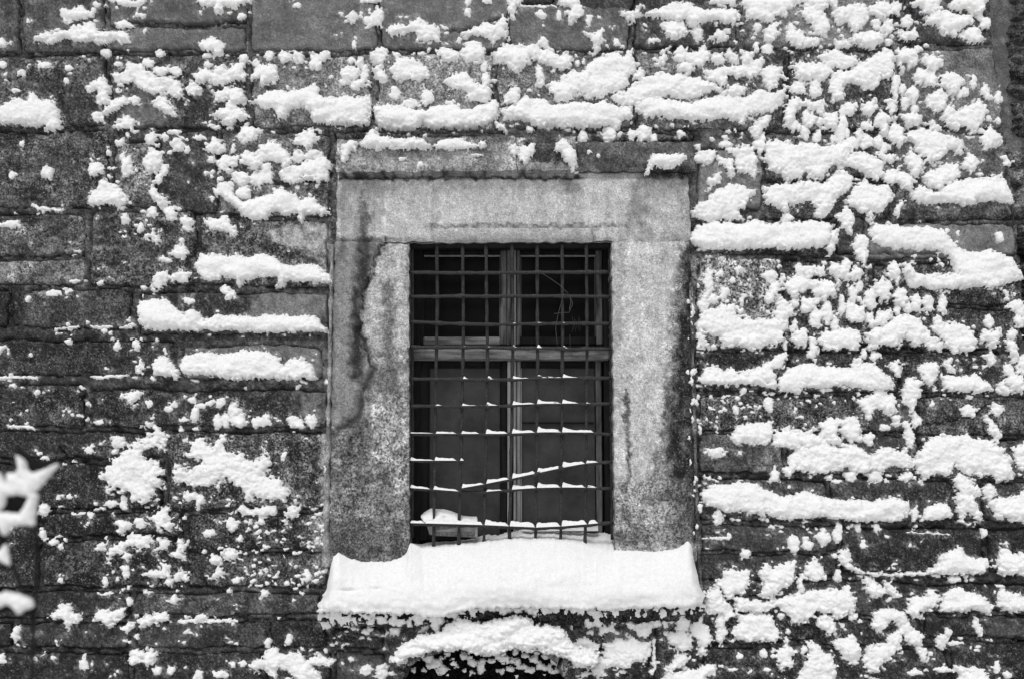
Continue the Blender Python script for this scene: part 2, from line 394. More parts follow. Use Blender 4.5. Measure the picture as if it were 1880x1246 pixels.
SNOW = """# view | label | polygon      (# comments dropped); view o = lumps x,y,rx,ry;...
1|ragged strip of snow on the smooth block at the top left corner|190,215 240,175 330,180 380,160 440,140 500,120 530,160 520,185 600,175 700,180 705,240 600,230 530,245 500,220 400,225 350,205 280,235
1||315,60 420,45 510,60 505,100 440,105 350,130 330,95
1||590,0 790,0 740,50 690,30 610,15
1||735,70 785,85 770,105 740,90
1||620,130 680,115 720,150 640,155
1|snow clump hanging from the top edge above the smooth blocks at the upper left|1065,15 1110,-10 1350,-10 1350,20 1300,25 1270,60 1215,30 1190,80 1160,60 1155,25 1100,50
1|lone angular snow clump on the smooth grey block up left of the hood|1080,235 1150,210 1215,240 1200,300 1150,285 1100,270
1|L flat snow ledge touching the left edge of the picture below the corner block|-60,590 0,590 40,560 100,540 150,545 165,500 195,510 210,545 290,545 320,600 335,690 300,715 240,705 250,675 150,680 60,670 0,665 -60,670
1||470,490 500,440 570,430 600,510 590,560 540,570 515,540 545,490 520,480 480,520
1|slanting snow clump running down to the right above the bare grey stone triangle|605,400 680,390 700,345 760,350 810,400 850,430 920,410 985,460 990,530 930,530 890,490 880,520 830,510 760,480 720,440 660,465 620,440
1||560,610 600,545 680,525 690,560 640,590 575,630
1||820,550 890,520 920,560 965,625 900,620 860,590
1||620,670 690,625 720,660 715,705 640,700
1||1000,470 1040,440 1100,490 1060,525 1010,500
1|knobbly snow clump against the upright joint left of the hood, upper of two|1040,410 1080,370 1150,385 1200,345 1230,385 1290,340 1330,350 1320,430 1250,440 1190,470 1140,450 1070,450
1||1150,525 1210,480 1310,475 1320,550 1260,560 1240,530 1180,555
1|knobbly snow clump against the upright joint left of the hood, lower of two|1140,625 1200,590 1240,545 1280,580 1325,590 1330,630 1260,665 1220,675 1180,640
1||1355,420 1400,350 1480,355 1510,400 1480,445 1420,460
1|L long snow ledge ending at the dark upright joint above the hood's left end|1360,560 1400,520 1480,490 1550,500 1650,480 1700,460 1725,490 1720,520 1780,535 1850,525 1930,530 1990,520 2000,560 1990,680 1850,675 1690,660 1670,600 1620,570 1560,600 1545,650 1500,640 1480,590 1420,585
1||660,830 690,810 690,850 730,910 720,940 670,950 655,900
1||775,870 820,810 870,830 880,880 840,945 800,920
1|star shaped snow clump alone on rough stone halfway between window and left edge|470,1085 520,1020 560,970 620,1010 700,1050 680,1100 640,1130 590,1100 490,1110
1||800,1030 830,1000 860,1050 920,1090 910,1120 850,1105
1||785,1160 830,1120 860,1150 840,1180
1||1270,760 1310,690 1360,680 1420,710 1380,755 1320,775
1||1110,810 1160,745 1220,790 1200,830 1140,820
1||1120,840 1160,845 1155,880 1125,870
1||1170,880 1210,835 1290,850 1270,890 1240,900 1240,945 1210,920 1180,905
1|broken snow clump on the rough block left of the hood|1290,870 1330,820 1390,830 1400,790 1480,760 1560,830 1580,880 1540,910 1500,890 1440,860 1410,900 1380,920 1310,890
1|L long lumpy snow drift against the upper left corner of the window surround|1160,1030 1180,985 1255,980 1265,1060 1310,1090 1400,1070 1460,1050 1510,1020 1590,1050 1620,1080 1690,1070 1740,1120 1780,1150 1740,1160 1650,1150 1630,1200 1600,1150 1560,1160 1480,1140 1440,1180 1360,1190 1310,1160 1270,1110 1210,1080
1|snow drift beside the left end of the hood stone|1505,920 1580,900 1620,880 1700,860 1760,850 1800,900 1780,960 1720,990 1650,960 1560,1000 1520,960
1||1570,760 1640,710 1690,700 1720,740 1700,780 1660,810 1610,780
1||0,1205 110,1190 110,1225 50,1230 0,1220
1||170,1113 330,1130 320,1144 220,1130
1o||1305,90,18,15;1115,305,20,12;15,235,22,22;18,350,18,18;30,400,12,12;530,630,25,25;725,540,25,18;570,290,22,18;865,290,18,18;800,345,25,20;870,385,35,22;950,385,30,22;640,350,20,12;1125,350,20,12;1310,320,20,20;1385,345,18,18;1455,305,20,20;1535,310,30,25;1610,310,30,25;1700,340,30,40;1750,300,25,25
1o||960,785,32,28;1013,808,14,18;650,770,22,15;525,915,36,32;260,935,28,30;65,945,14,14;820,750,25,30;885,920,18,28;858,970,16,25;890,740,15,18;940,715,30,12;1075,745,25,12;920,1155,28,35;680,1180,22,25;1440,910,28,30;1300,960,38,32;1390,975,35,45;1450,955,22,35;1320,1040,35,35;1610,850,30,30;1690,840,40,25;1010,1205,30,35;120,780,10,14;1115,935,12,10;1260,805,12,20;585,825,12,14;90,490,18,10;360,440,14,14;240,355,30,14;370,370,22,12;120,395,20,14;150,115,10,14;1600,35,18,12;520,30,20,14;1840,75,12,10;310,165,12,10;780,170,8,10
2||930,-10 1000,-10 975,30 940,110 915,60 
2|winged snow patch on the smooth wall above the left end of the hood|275,165 310,135 380,135 435,100 480,130 555,160 550,230 480,235 430,220 425,180 380,180 350,195 290,200
2|snow patch under the dark crack at the top centre of the wall|660,190 740,150 850,130 880,85 910,95 920,150 915,215 860,210 830,240 790,200 740,195 700,210
2||1065,80 1100,60 1130,90 1110,115
2|snow clump spilling from the top edge of the picture right of centre|1185,20 1210,-10 1300,-10 1325,60 1310,110 1270,110 1255,140 1245,100 1230,70 1260,50
2||980,30 1180,33 1180,46 990,44
2||1515,75 1560,70 1610,55 1625,40 1640,90 1600,100 1590,125 1560,95
2||1335,185 1370,190 1420,160 1440,220 1410,250 1395,290 1380,240
2||530,270 590,260 660,290 655,340 600,340 545,310
2|long scalloped snow patch on the course above the middle of the hood|835,300 900,240 980,250 1050,240 1130,275 1180,300 1240,290 1265,320 1240,380 1190,375 1150,355 1080,325 1040,320 1020,360 960,395 900,345 850,335
2|rounded snow patch right of the dark upright joint above the hood|280,380 330,315 410,315 490,370 495,420 440,440 380,430 320,450
2||200,370 240,350 270,430 240,450 210,430
2|sloping snow patch just above the long ledge over the hood|565,450 610,400 690,395 730,430 760,460 830,490 830,540 770,555 700,540 680,490 620,480
2||890,560 900,510 950,475 985,500 970,545 910,575
2|L long white snow ledge over the left half of the hood|195,590 215,565 260,575 340,570 400,590 470,600 520,575 620,570 710,595 780,570 850,540 870,580 865,640 760,690 600,695 480,690 460,660 440,700 300,700 220,690
2||850,650 920,700 915,730 860,690
2|L long white snow ledge over the right half of the hood|875,590 960,570 1010,520 1060,540 1110,540 1160,570 1260,555 1380,560 1440,550 1520,580 1590,580 1585,640 1530,660 1510,700 1450,685 1300,690 1200,690 1080,690 1000,650 960,640 900,650
2|heaped snow clump above the ledge over the right half of the hood|1140,460 1200,430 1260,380 1310,400 1350,350 1410,310 1480,285 1540,300 1580,275 1600,320 1625,345 1580,420 1560,460 1520,490 1450,510 1420,530 1340,540 1310,500 1240,550 1190,560 1150,510
2||1590,430 1630,370 1665,390 1640,440
2||1710,330 1780,265 1770,350 1720,360
2|H snow ridge lying along the left hood stone|120,780 190,700 250,745 330,755 440,750 490,780 500,800 400,805 300,800 220,810 150,800
2|H thin snow ridge on the middle of the hood, beside the longer ridge|505,790 570,760 640,750 720,770 760,790 770,765 798,768 795,790 700,800 600,810 540,800
2|H little snow cap on the left corner of the hood|25,785 70,760 105,770 98,830 75,800 40,880 20,860
2|H left of two snow tongues flanking the dark patch on the middle hood stone|980,820 1000,790 1060,780 1060,820 1030,860 1010,890 990,870
2|H right of two snow tongues flanking the dark patch on the middle hood stone|1170,800 1215,750 1250,780 1285,810 1280,940 1230,870
2|H flat topped snow lump on the right end of the hood|1680,870 1700,840 1800,835 1870,830 1880,850 1820,900 1740,905 1690,910 1665,940
2H||720,832 790,838 740,846
2oH||445,895,14,14;945,815,20,25;1360,822,10,10;1410,840,8,8;350,860,14,6
2o||80,95,22,32;175,120,30,25;215,90,28,45;705,15,18,18;805,10,22,20;700,68,20,18;180,5,50,12;1192,85,12,25;1355,110,14,28;1505,235,15,18;1700,220,20,15;655,222,12,12;90,245,10,18;732,288,58,55;225,305,40,38;325,305,15,15;455,292,15,8;1110,235,22,28;1145,270,18,14;790,360,14,30;800,430,20,30;1090,420,22,45;1295,345,10,12;310,505,22,35;485,530,30,40;390,560,40,20;1465,730,30,40;1585,735,16,28;1650,725,35,40;1705,755,18,25;1035,700,15,15;1325,750,20,30;1845,725,15,20;70,330,20,14;120,350,22,30;145,400,16,40;70,400,40,30;110,460,35,25;40,440,30,18;585,180,10,8;20,80,8,10;125,85,8,14
3|L thick snow ledge at the top of the wall right of centre|-165,85 -60,40 0,20 60,15 130,50 220,55 330,55 345,100 310,140 230,110 150,130 90,150 50,110 20,120 -60,110
3||-75,130 -40,110 60,130 60,190 20,205 -50,200
3||185,205 225,165 280,195 250,235
3|broad broken snow sheet along the top edge on the right|350,20 400,-15 860,-15 870,50 800,40 760,60 700,40 650,30 600,60 590,100 540,90 520,130 440,115 390,110 380,60
3||470,175 520,130 565,125 555,190 510,240 485,215
3||610,120 650,170 690,180 720,210 780,215 770,250 700,265 640,250 595,220 600,175
3||700,90 680,60 720,30 770,60 830,110 830,170 780,200 730,160
3||840,80 880,40 960,30 1030,40 1040,100 1000,150 960,170 920,130 890,150 860,120
3||1040,40 1100,10 1170,30 1160,80 1100,100 1050,80
3||840,220 880,230 940,210 1000,185 1080,170 1120,190 1125,240 1060,265 1000,250 940,250 880,265
3||1110,130 1160,110 1175,160 1140,200 1110,180
3||1215,95 1260,85 1275,125 1245,160 1215,140
3||1195,180 1260,170 1285,140 1310,215 1270,210 1220,215
3||1275,20 1320,-10 1430,-10 1440,50 1400,60 1360,80 1310,50
3|bulging snow patch on the topmost corner block at the right end of the wall|1335,120 1380,60 1460,60 1510,90 1560,80 1620,110 1610,140 1560,150 1500,200 1440,180 1410,140 1360,150
3||1470,30 1520,-10 1670,-10 1660,50 1600,90 1560,60 1500,65
3||1540,180 1590,150 1640,160 1650,220 1590,235 1540,210
3||-20,300 40,250 70,285 120,285 160,245 185,300 180,340 140,365 60,345 0,340
3||0,360 40,330 100,340 105,390 70,415 20,390
3||190,340 200,300 250,290 270,330 230,360
3||265,300 290,260 340,310 330,350 290,330
3||340,310 370,280 430,285 415,340 360,350
3||150,390 250,370 350,360 430,340 460,300 480,340 450,400 400,440 340,420 280,400 280,440 240,470 180,440
3||450,400 500,355 560,370 575,420 530,470 500,500 470,450
3|puffy upper band of the double snow drift right of the hood ledges|-350,530 -290,500 -180,430 -100,400 0,400 100,420 200,450 260,490 330,470 380,480 370,520 300,530 200,490 120,530 60,540 -60,520 -100,530 -190,560 -260,580 -330,560
3|L thick lower band of the double snow drift right of the hood ledges|-220,550 -150,530 -60,540 60,560 140,540 260,520 380,530 440,490 530,500 600,485 570,560 520,600 440,620 395,620 370,670 310,650 230,640 140,660 60,650 0,640 -80,640 -160,640 -215,600
3||400,700 430,650 510,625 520,650 480,700 420,740
3||620,360 680,340 760,345 830,360 850,400 800,440 740,430 680,440 640,400
3||760,320 800,285 880,280 960,310 970,350 920,370 850,380 800,350
3|wide snow clump with a hanging tongue on the second course near the right end|840,400 920,380 1000,350 1050,310 1130,270 1180,300 1180,360 1170,400 1140,450 1110,410 1090,450 1060,490 1000,480 950,450 910,470 900,540 850,550 830,500 830,430
3||610,480 640,445 700,450 690,510 640,515
3||620,540 660,525 740,560 800,530 800,600 770,620 720,590 670,580 650,640 600,690 580,650 600,580
3||800,625 870,600 880,690 840,705 805,690
3||1000,560 1080,535 1075,590 1040,640 1010,610
3||1130,540 1190,545 1180,590 1160,620 1140,580
3||1070,650 1110,600 1170,640 1150,680 1130,740 1100,700 1060,690
3||1145,730 1180,665 1230,690 1240,750 1210,790 1160,770
3||1220,640 1280,610 1330,640 1300,690 1240,680
3||965,720 1000,695 1010,770 980,770
3||1185,280 1240,250 1300,280 1300,350 1260,380 1230,340 1220,390 1190,350
3||1320,330 1350,300 1440,325 1430,370 1400,390 1350,370
3||1260,430 1310,375 1380,390 1420,440 1390,480 1330,470
3||1420,410 1470,390 1530,410 1550,440 1530,490 1480,515 1430,460
3||1350,520 1430,480 1460,540 1440,590 1410,615 1360,580
3||1640,490 1680,460 1705,540 1670,550
3|ragged snow clump on the tall corner block at the right end|1430,640 1470,565 1500,600 1550,590 1630,540 1670,580 1660,680 1600,710 1540,690 1480,700
3||1370,650 1430,690 1450,720 1390,710
3||1240,720 1330,700 1400,720 1520,750 1560,800 1520,830 1470,800 1400,880 1350,870 1290,800
3||1640,750 1690,690 1750,720 1750,790 1690,800 1660,810
3||1755,850 1780,840 1800,890 1780,905
3||1530,880 1600,830 1640,885 1600,920 1580,940
3||270,820 340,790 400,780 430,840 440,900 430,960 390,930 340,930 320,860
3||410,780 470,730 500,750 460,850
3|large snow patch on the course above the ledge right of the lintel|490,760 560,765 660,785 760,770 780,800 870,780 960,740 985,790 940,830 920,880 830,900 790,960 740,980 720,930 640,970 600,980 560,930 500,920 480,850
3||890,890 960,820 1020,830 1060,850 1110,870 1120,950 1080,980 1020,930 960,910
3||1090,840 1160,830 1180,870 1150,890
3||1225,850 1270,820 1330,870 1340,920 1300,960 1260,930
3|rounded snow hump sitting on the ledge of the right corner block|1320,960 1380,920 1460,890 1520,900 1540,960 1480,985 1420,1040 1360,1000
3|L long snow ledge on the right corner block above the smooth grey block|1265,1060 1310,1000 1400,1040 1480,990 1560,970 1680,970 1720,950 1780,980 1820,1090 1760,1095 1650,1090 1580,1110 1480,1095 1400,1100 1300,1100
3|lumpy snow drift to the right of the slanting drift beside the lintel|475,1010 540,1000 640,990 720,970 790,1000 830,960 900,920 960,970 940,1010 890,1050 850,1100 830,1150 780,1180 750,1150 760,1090 700,1100 610,1110 590,1150 550,1120 480,1100
3|round snow patch with a dripping lower edge left of the right corner ledge|920,1090 950,1030 1010,980 1070,1010 1150,1000 1170,1080 1110,1140 1060,1150 1050,1210 1030,1150 960,1130
3||870,1170 920,1110 960,1160 940,1240 900,1230
3||1180,1150 1210,1080 1230,1110 1200,1165
3||1110,960 1150,920 1230,930 1290,980 1270,1040 1200,1000 1150,990
3|thick slanting snow drift beside the right end of the lintel|80,1140 150,1080 230,1030 300,990 420,1030 400,1080 340,1140 360,1190 260,1180 170,1200 110,1170
3||215,850 300,850 320,910 300,970 280,930 240,890
3||85,850 150,810 215,830 200,880 130,890 90,880
3||170,985 210,940 250,930 235,985 180,1015
3o||120,185,25,38;240,10,45,20;300,10,25,25;440,150,20,25;1080,135,25,25;1190,50,25,35;1150,230,18,12;1670,130,25,25;1640,95,12,20;435,262,12,28;495,270,25,28;750,480,28,45;1185,470,14,55;1225,480,15,22;640,680,28,25;720,650,35,35;775,660,18,25;700,720,20,30;765,740,18,30;850,745,14,14;885,715,22,45;920,720,14,22;905,655,20,30;900,600,15,30;940,595,25,38;1030,680,35,20;1235,555,18,28;1280,520,28,38;1030,770,28,35;1095,770,22,30;1130,800,28,25;1310,270,20,15;1605,445,15,30;1560,495,18,22;1530,510,12,20;1735,525,14,25;1290,590,20,18;600,1180,25,28;270,780,25,12;120,795,15,15;1200,430,14,18;1590,740,18,10;1690,640,14,14;1740,650,10,14;1640,945,12,8
5|L thick level snow ledge just right of the top of the right jamb|75,110 120,50 200,20 340,35 420,15 520,35 700,20 760,25 850,40 840,100 800,160 640,170 500,165 300,170 150,170 100,150
5||810,170 840,75 875,60 865,130 840,190
5||875,0 960,0 940,85 910,70
5||1030,0 1065,0 1050,40
5|carrot shaped snow lump hanging between the two level ledges right of the window|945,160 980,95 1020,95 1045,140 1040,200 1015,270 975,200
5|L stepped snow drift at the right end of the wall under the smooth grey block|1040,70 1080,35 1200,50 1330,50 1440,65 1490,130 1540,180 1640,190 1690,175 1800,215 1840,260 1870,330 1780,350 1700,385 1620,370 1540,380 1440,385 1400,395 1330,370 1260,385 1240,330 1220,280 1260,255 1290,300 1330,310 1400,310 1500,305 1495,240 1460,190 1380,170 1200,175 1120,165 1070,130
5||1125,300 1180,235 1215,250 1210,300 1200,360 1170,340
5||130,440 190,380 170,470
5||210,310 250,280 260,320
5||320,280 350,255 375,280 340,300
5||460,300 500,280 550,290 540,340 500,345 470,330
5||340,460 360,415 385,415 360,485
5||480,420 510,360 550,340 560,400 510,460 490,450
5||555,360 580,320 585,350 560,390
5|broad snow clump in the middle of the rough blocks right of the window|590,370 610,325 680,320 740,340 820,330 865,365 860,420 800,440 740,420 720,390 660,410 620,440
5||815,290 840,245 890,260 920,215 945,250 930,330 890,330 880,370 860,320
5||1060,380 1120,320 1160,370 1140,460 1110,450 1080,420
5||1160,430 1200,370 1245,400 1230,480 1200,470
5||905,490 930,450 970,480 1020,475 1025,530 990,580 940,560
5||1060,570 1100,510 1160,490 1165,540 1120,590
5||540,470 580,435 640,490 600,560 560,600 530,520
5|thick snow drift against the right jamb at mid height of the window|110,580 150,520 180,480 260,475 310,470 340,540 400,550 480,545 560,540 610,580 600,610 560,610 585,650 540,690 500,680 430,720 380,700 330,690 250,690 240,640 180,620 150,610 180,700 120,690
5||620,580 650,545 665,580 630,620
5||620,650 680,585 710,620 700,700 650,690
5|low snow heap in the middle of a three part row right of the window|770,660 800,600 900,600 970,600 1000,640 990,700 900,710 800,700
5|peaked snow heap with a split base in the row right of the window|1020,640 1080,590 1140,560 1230,520 1310,540 1350,590 1370,640 1440,670 1430,720 1380,710 1330,680 1280,690 1230,640 1200,690 1120,690 1050,700
5|sloping snow heap at the right end of the three part row|1370,580 1410,530 1450,570 1530,570 1600,610 1630,670 1590,720 1500,725 1450,690 1440,650 1390,620
5||1640,650 1660,610 1740,590 1750,650 1700,700
5||1775,670 1830,665 1845,740 1830,790 1795,740
5||1660,740 1700,720 1730,770 1700,800
5||1840,760 1870,730 1920,760 1920,860 1845,830
5||1765,800 1800,800 1880,880 1870,945 1800,930
5||1730,900 1765,870 1790,945 1740,945
5|row of rounded snow lumps rising to a hook beside the middle of the right jamb|120,880 150,815 220,800 250,815 310,810 330,840 440,805 500,780 540,740 590,730 595,790 560,820 530,820 540,850 540,930 500,900 420,900 330,900 230,900 150,900
5|L long humped snow ledge on the thin dark course right of the window|550,870 600,820 680,785 730,780 780,805 850,800 940,815 1000,790 1080,790 1110,830 1170,870 1170,920 1100,925 1000,920 900,905 800,915 700,910 660,940 560,930
5||945,790 990,740 1000,800 975,840
5||1155,790 1200,770 1220,820 1190,860
5||1310,810 1370,770 1425,800 1410,850 1370,905 1330,870
5||1440,770 1490,760 1500,820 1470,840
5|L low two humped snow ledge near the right edge above the cracked block|1430,840 1510,860 1560,850 1620,850 1690,900 1710,935 1600,935 1450,925 1430,880
5|tall narrow snow tongue hanging across two courses near the cracked block|1225,890 1270,855 1330,880 1320,950 1270,1040 1240,1000 1220,940
5|mushroom shaped snow clump with a dark hollow beneath it right of the window|980,990 1040,950 1100,920 1190,970 1185,1040 1130,1080 1120,1030 1070,1020 1040,1100 1010,1060 1000,1020
5||1160,1070 1215,1060 1210,1110 1180,1130
5||1270,1060 1300,1040 1325,1090 1290,1135
5||1535,1020 1570,1000 1620,1030 1600,1070 1550,1070
5||1670,1070 1720,1100 1750,1160 1730,1220 1690,1160
5|double rounded snow lump on its own ledge, low beside the right jamb|300,1180 350,1110 430,1115 520,1095 520,1190 490,1230 430,1220 310,1215
5||520,1180 560,1130 640,1145 700,1160 740,1140 760,1170 800,1215 760,1250 640,1235 530,1225
5||775,1110 830,1075 880,1110 870,1160 920,1240 840,1230 790,1190
5||885,1090 930,1060 985,1090 1000,1150 990,1205 930,1210 890,1160
5||1230,1100 1250,1100 1285,1180 1280,1260 1240,1200
5o||265,410,22,30;670,285,22,32;720,290,35,32;785,285,18,28;640,455,20,30;715,470,32,35;760,440,15,20;975,305,30,30;1050,445,26,42;1300,465,22,42;1358,460,28,40;1440,465,20,42;1255,485,15,28;955,405,22,45;990,365,15,22;895,465,18,45;755,540,28,50;815,510,28,50;860,575,18,45;1045,550,20,35;740,710,22,55;1690,560,22,28;1835,475,40,28;1860,500,25,25;1855,560,30,25;1815,625,25,25;1080,748,28,15;1015,735,15,22;1130,1125,20,14;1730,1030,28,30;505,1005,20,32;325,1035,18,22;370,930,15,12;795,928,10,12;180,340,22,60;150,470,25,30;205,440,22,22;520,330,20,20;1195,500,14,24;1385,1000,10,14;1045,1190,25,25;1745,105,18,25;1525,75,10,8;590,680,10,22
8|wide lumpy snow drift under the mushroom shaped clump, lower right of the window|590,120 600,60 650,10 700,-40 780,-60 870,-10 960,-20 1000,0 1050,30 1110,0 1200,10 1240,0 1260,50 1290,70 1280,110 1210,100 1130,95 1120,120 1040,110 1030,130 960,130 930,105 870,110 790,135 700,130 630,115 610,165 590,150
8|wide lumpy snow drift reaching toward the right edge under the cracked block|1290,60 1330,0 1360,-50 1440,-70 1600,-60 1700,-40 1760,0 1800,60 1825,150 1800,170 1760,160 1740,180 1700,140 1600,140 1520,120 1500,80 1490,145 1400,135 1370,165 1330,160 1300,120
8||1810,0 1900,-40 1940,125 1840,120 1830,60
8||495,180 530,95 560,140 560,185
8|L very long tapering snow ledge beside the foot of the right jamb|135,240 200,200 290,200 340,175 380,190 430,195 500,230 600,265 680,235 740,240 800,270 880,285 980,280 1060,290 1160,265 1250,285 1260,360 1180,390 1050,395 960,390 850,370 740,370 620,385 560,370 480,350 470,370 400,345 270,340 150,295
8||205,370 240,330 255,390 220,410
8||1265,350 1300,310 1320,380 1275,390
8|L small domed snow lump at the far end of the very long tapering ledge|1335,340 1400,295 1460,310 1500,350 1480,370 1400,385 1335,385
8|pitted upright snow patch filling a narrow block near the lower right|1500,160 1520,140 1580,160 1640,230 1640,270 1590,250 1610,290 1645,350 1640,395 1600,370 1570,345 1545,395 1510,340 1510,280 1535,240 1505,200
8|snow ledge running off the right edge beside the pitted upright patch|1650,210 1690,190 1730,230 1710,270 1820,265 1880,235 1940,240 1940,400 1820,390 1760,380 1710,350 1690,300
8||135,490 250,480 300,470 290,495 200,490
8||1240,450 1480,458 1485,468 1260,460
8|L thin smile shaped line of snow under a dark rounded block, rising to a peak|875,590 920,530 940,570 940,620 1010,660 1080,675 1180,680 1280,670 1350,668 1420,620 1425,570 1490,555 1520,525 1560,570 1600,590 1670,600 1695,640 1650,675 1540,675 1400,675 1280,682 1180,692 1080,690 1000,675 930,650 900,620 880,625
8|pointed snow lump at the right edge level with the dark rounded block|1740,560 1760,535 1800,555 1880,570 1940,570 1940,680 1830,680 1770,685 1740,650
8||230,710 270,650 340,660 400,655 400,720 380,780 330,780 290,810 250,780
8||450,680 490,605 530,650 600,615 640,620 640,720 600,760 580,730 550,790 500,800 450,790 480,720
8||700,640 750,590 780,620 800,660 805,700 760,715 730,715 690,680
8||1010,690 1090,720 1125,780 1060,810 1030,770
8||1125,715 1170,740 1190,795 1150,790
8|snow clump touching the right end of the sill snow|150,790 190,760 240,750 260,820 300,850 305,900 260,935 240,890 180,890 150,850
8|biggest snow sheet below and right of the sill|310,810 360,800 430,830 530,820 600,800 700,770 800,760 900,760 930,730 950,790 970,830 965,880 900,890 870,930 830,880 790,890 760,870 740,910 690,930 640,950 600,890 560,850 480,880 400,880 330,880
8|fan shaped snow patch directly below the biggest sheet right of the sill|310,1000 350,900 420,880 500,900 550,960 565,1010 530,1045 480,1035 400,1040 330,1020
8||765,920 800,885 850,920 855,990 820,1000 770,960
8||655,720 680,700 700,770 670,780
8|arched snow clump stepping down toward the lower right|1060,960 1070,890 1150,850 1230,890 1260,950 1330,1010 1335,1060 1270,1065 1220,1000 1190,930 1150,950 1110,990
8||1240,870 1280,800 1340,800 1370,750 1420,790 1410,850 1340,870 1290,910
8|L domed snow ledge in the low course near the right edge|1420,870 1440,790 1510,745 1560,770 1640,790 1710,850 1690,890 1600,870 1500,880
8|snow wedge cut by the right edge in the low course|1730,790 1745,740 1800,770 1880,800 1940,810 1940,870 1780,880 1740,850
8||515,1120 570,1080 600,1020 640,1090 630,1160 580,1180 570,1210 560,1160
8|tall snow clump reaching the bottom edge right of the sill|680,1180 720,1100 700,1040 740,1050 800,1090 850,1110 860,1220 820,1290 640,1290
8|four cornered snow patch between two tall clumps near the bottom edge|850,1040 900,1020 950,1010 995,1070 990,1150 950,1160 900,1130
8|zigzag snow clump near the bottom edge on the right|1005,1130 1040,1060 1140,1050 1150,1000 1210,990 1220,1060 1180,1110 1120,1150 1080,1200 1030,1210
8||1290,1070 1330,1060 1360,1100 1340,1140
8||1590,960 1620,920 1655,970 1640,1010
8||0,920 40,890 80,930 60,970 0,990
8||80,960 130,910 170,960 190,1030 160,1110 120,1110 130,1050 90,1000
8||-5,1010 40,985 90,1020 80,1090 20,1095
8||0,1120 50,1115 30,1180 0,1180
8|snow wedge on the bottom edge under the right end of the sill|-60,1210 100,1190 220,1160 200,1200 150,1290 -60,1290
8|snow patch cut by the bottom edge near the right corner|1505,1165 1570,1190 1640,1180 1690,1246 1700,1290 1530,1290
8o||945,152,28,22;1070,152,42,24;1245,158,28,20;825,163,14,10;870,180,22,10;215,25,45,25;345,25,12,15;635,520,26,42;710,523,24,22;795,485,28,38;873,455,20,45;983,435,16,20;1085,432,18,22;1010,520,14,25;380,570,25,22;1662,455,18,12;875,690,16,28;1500,705,28,16;1730,1180,14,30;1790,1220,20,18;1435,1040,25,28;1470,995,15,20;1510,1053,35,8;1440,1195,40,10;1290,1210,30,12;245,960,22,80;960,910,20,20;570,905,18,14;345,1120,16,14;475,1110,16,20;310,1190,30,8;490,1195,18,12;900,955,12,10;610,985,10,10;690,1090,14,20
7|A thick arched snow drift over the low dark opening below the sill|285,1140 340,1070 420,1020 560,980 580,955 630,950 650,910 690,925 740,935 830,930 900,915 960,905 1040,910 1060,950 1150,955 1210,980 1245,1010 1250,1050 1290,1070 1390,1090 1420,1100 1380,1180 1280,1180 1240,1130 1170,1110 1080,1080 1000,1090 920,1075 850,1110 760,1110 660,1090 560,1090 460,1110 380,1130 320,1170
7|knobbly snow clump right of the arched drift below the sill|1390,1160 1430,1120 1440,1060 1500,1030 1600,1020 1640,1050 1685,1050 1680,1110 1640,1160 1590,1150 1560,1190 1500,1180 1440,1180 1450,1220 1400,1230 1380,1190
7||1250,1060 1330,1010 1410,1060 1410,1110 1370,1140 1330,1100 1280,1100
7||1600,960 1650,930 1700,940 1690,990 1650,1030 1620,1010
7||1410,990 1440,950 1480,960 1440,1010
7||1780,1010 1830,980 1880,1000 1880,1060 1830,1090 1790,1050
7||1770,1190 1840,1110 1880,1110 1880,1150 1800,1210
7||430,995 470,960 510,960 490,980
7||200,1190 260,1160 265,1230 230,1246 200,1220
7||1700,1030 1712,1030 1712,1180 1705,1210 1700,1140
7o||150,1190,28,25;310,980,25,22;150,990,15,12;1360,870,30,40;1400,900,35,40;1440,860,25,30;1480,900,20,30;1560,870,25,30;1600,890,18,25;1660,870,25,35;1720,900,20,50;1770,890,14,60;1530,880,18,16;1350,930,18,30;1400,940,22,18;1090,880,16,30;1210,880,20,22;710,880,20,22;240,900,14,12;100,900,14,10;40,900,18,14;340,920,14,14;1580,950,18,20;1830,840,25,20
7oN||480,1140,30,25;520,1175,45,28;560,1205,35,30;440,1120,16,14;680,1130,22,18;720,1165,25,30;770,1195,22,40;640,1190,14,14;720,1225,14,12;860,1130,24,22;900,1150,34,22;960,1160,28,24;1000,1190,35,22;930,1200,22,18;880,1215,20,14;1060,1150,24,22;1090,1180,22,25;1040,1210,26,20;1130,1130,24,20;1180,1160,26,25;1120,1200,25,18;1170,1210,30,18;1230,1170,22,30;1225,1220,16,20;800,1120,20,14;830,1160,18,14;590,1120,16,10;610,1150,10,9;560,1140,18,12;350,1170,10,8;400,1210,12,12;460,1210,10,9;330,1210,9,8;680,1210,10,12;780,1160,16,12;1010,1130,18,14;960,1110,16,14;1075,1115,18,14;1150,1185,14,12;1200,1125,16,14
6P|cauliflower shaped snow clump left of the upright joint at the lower left|540,130 600,70 680,10 720,-40 790,-60 830,-95 760,-110 790,-145 850,-120 900,-70 890,10 780,10 800,50 860,80 880,120 890,200 850,215 840,270 800,300 720,290 690,250 640,230 560,240 590,200 550,170
6P|spreading snow clump right of the upright joint at the lower left|1000,50 1030,0 1010,-50 1080,-60 1130,-20 1200,-80 1220,-40 1210,10 1320,30 1330,50 1380,60 1460,20 1470,90 1440,140 1500,140 1550,190 1570,240 1560,290 1480,290 1420,280 1330,280 1290,210 1200,170 1190,210 1080,215 1000,190 940,190 930,130 960,80 1020,110 1080,70
6||1280,330 1310,305 1360,330 1440,310 1490,320 1500,355 1420,360 1300,360
6||1530,355 1590,310 1620,300 1630,340 1600,370
6P|peaked snow clump below the cauliflower clump at the lower left|790,380 850,330 890,300 915,330 920,400 965,400 970,440 900,450 860,460 830,420
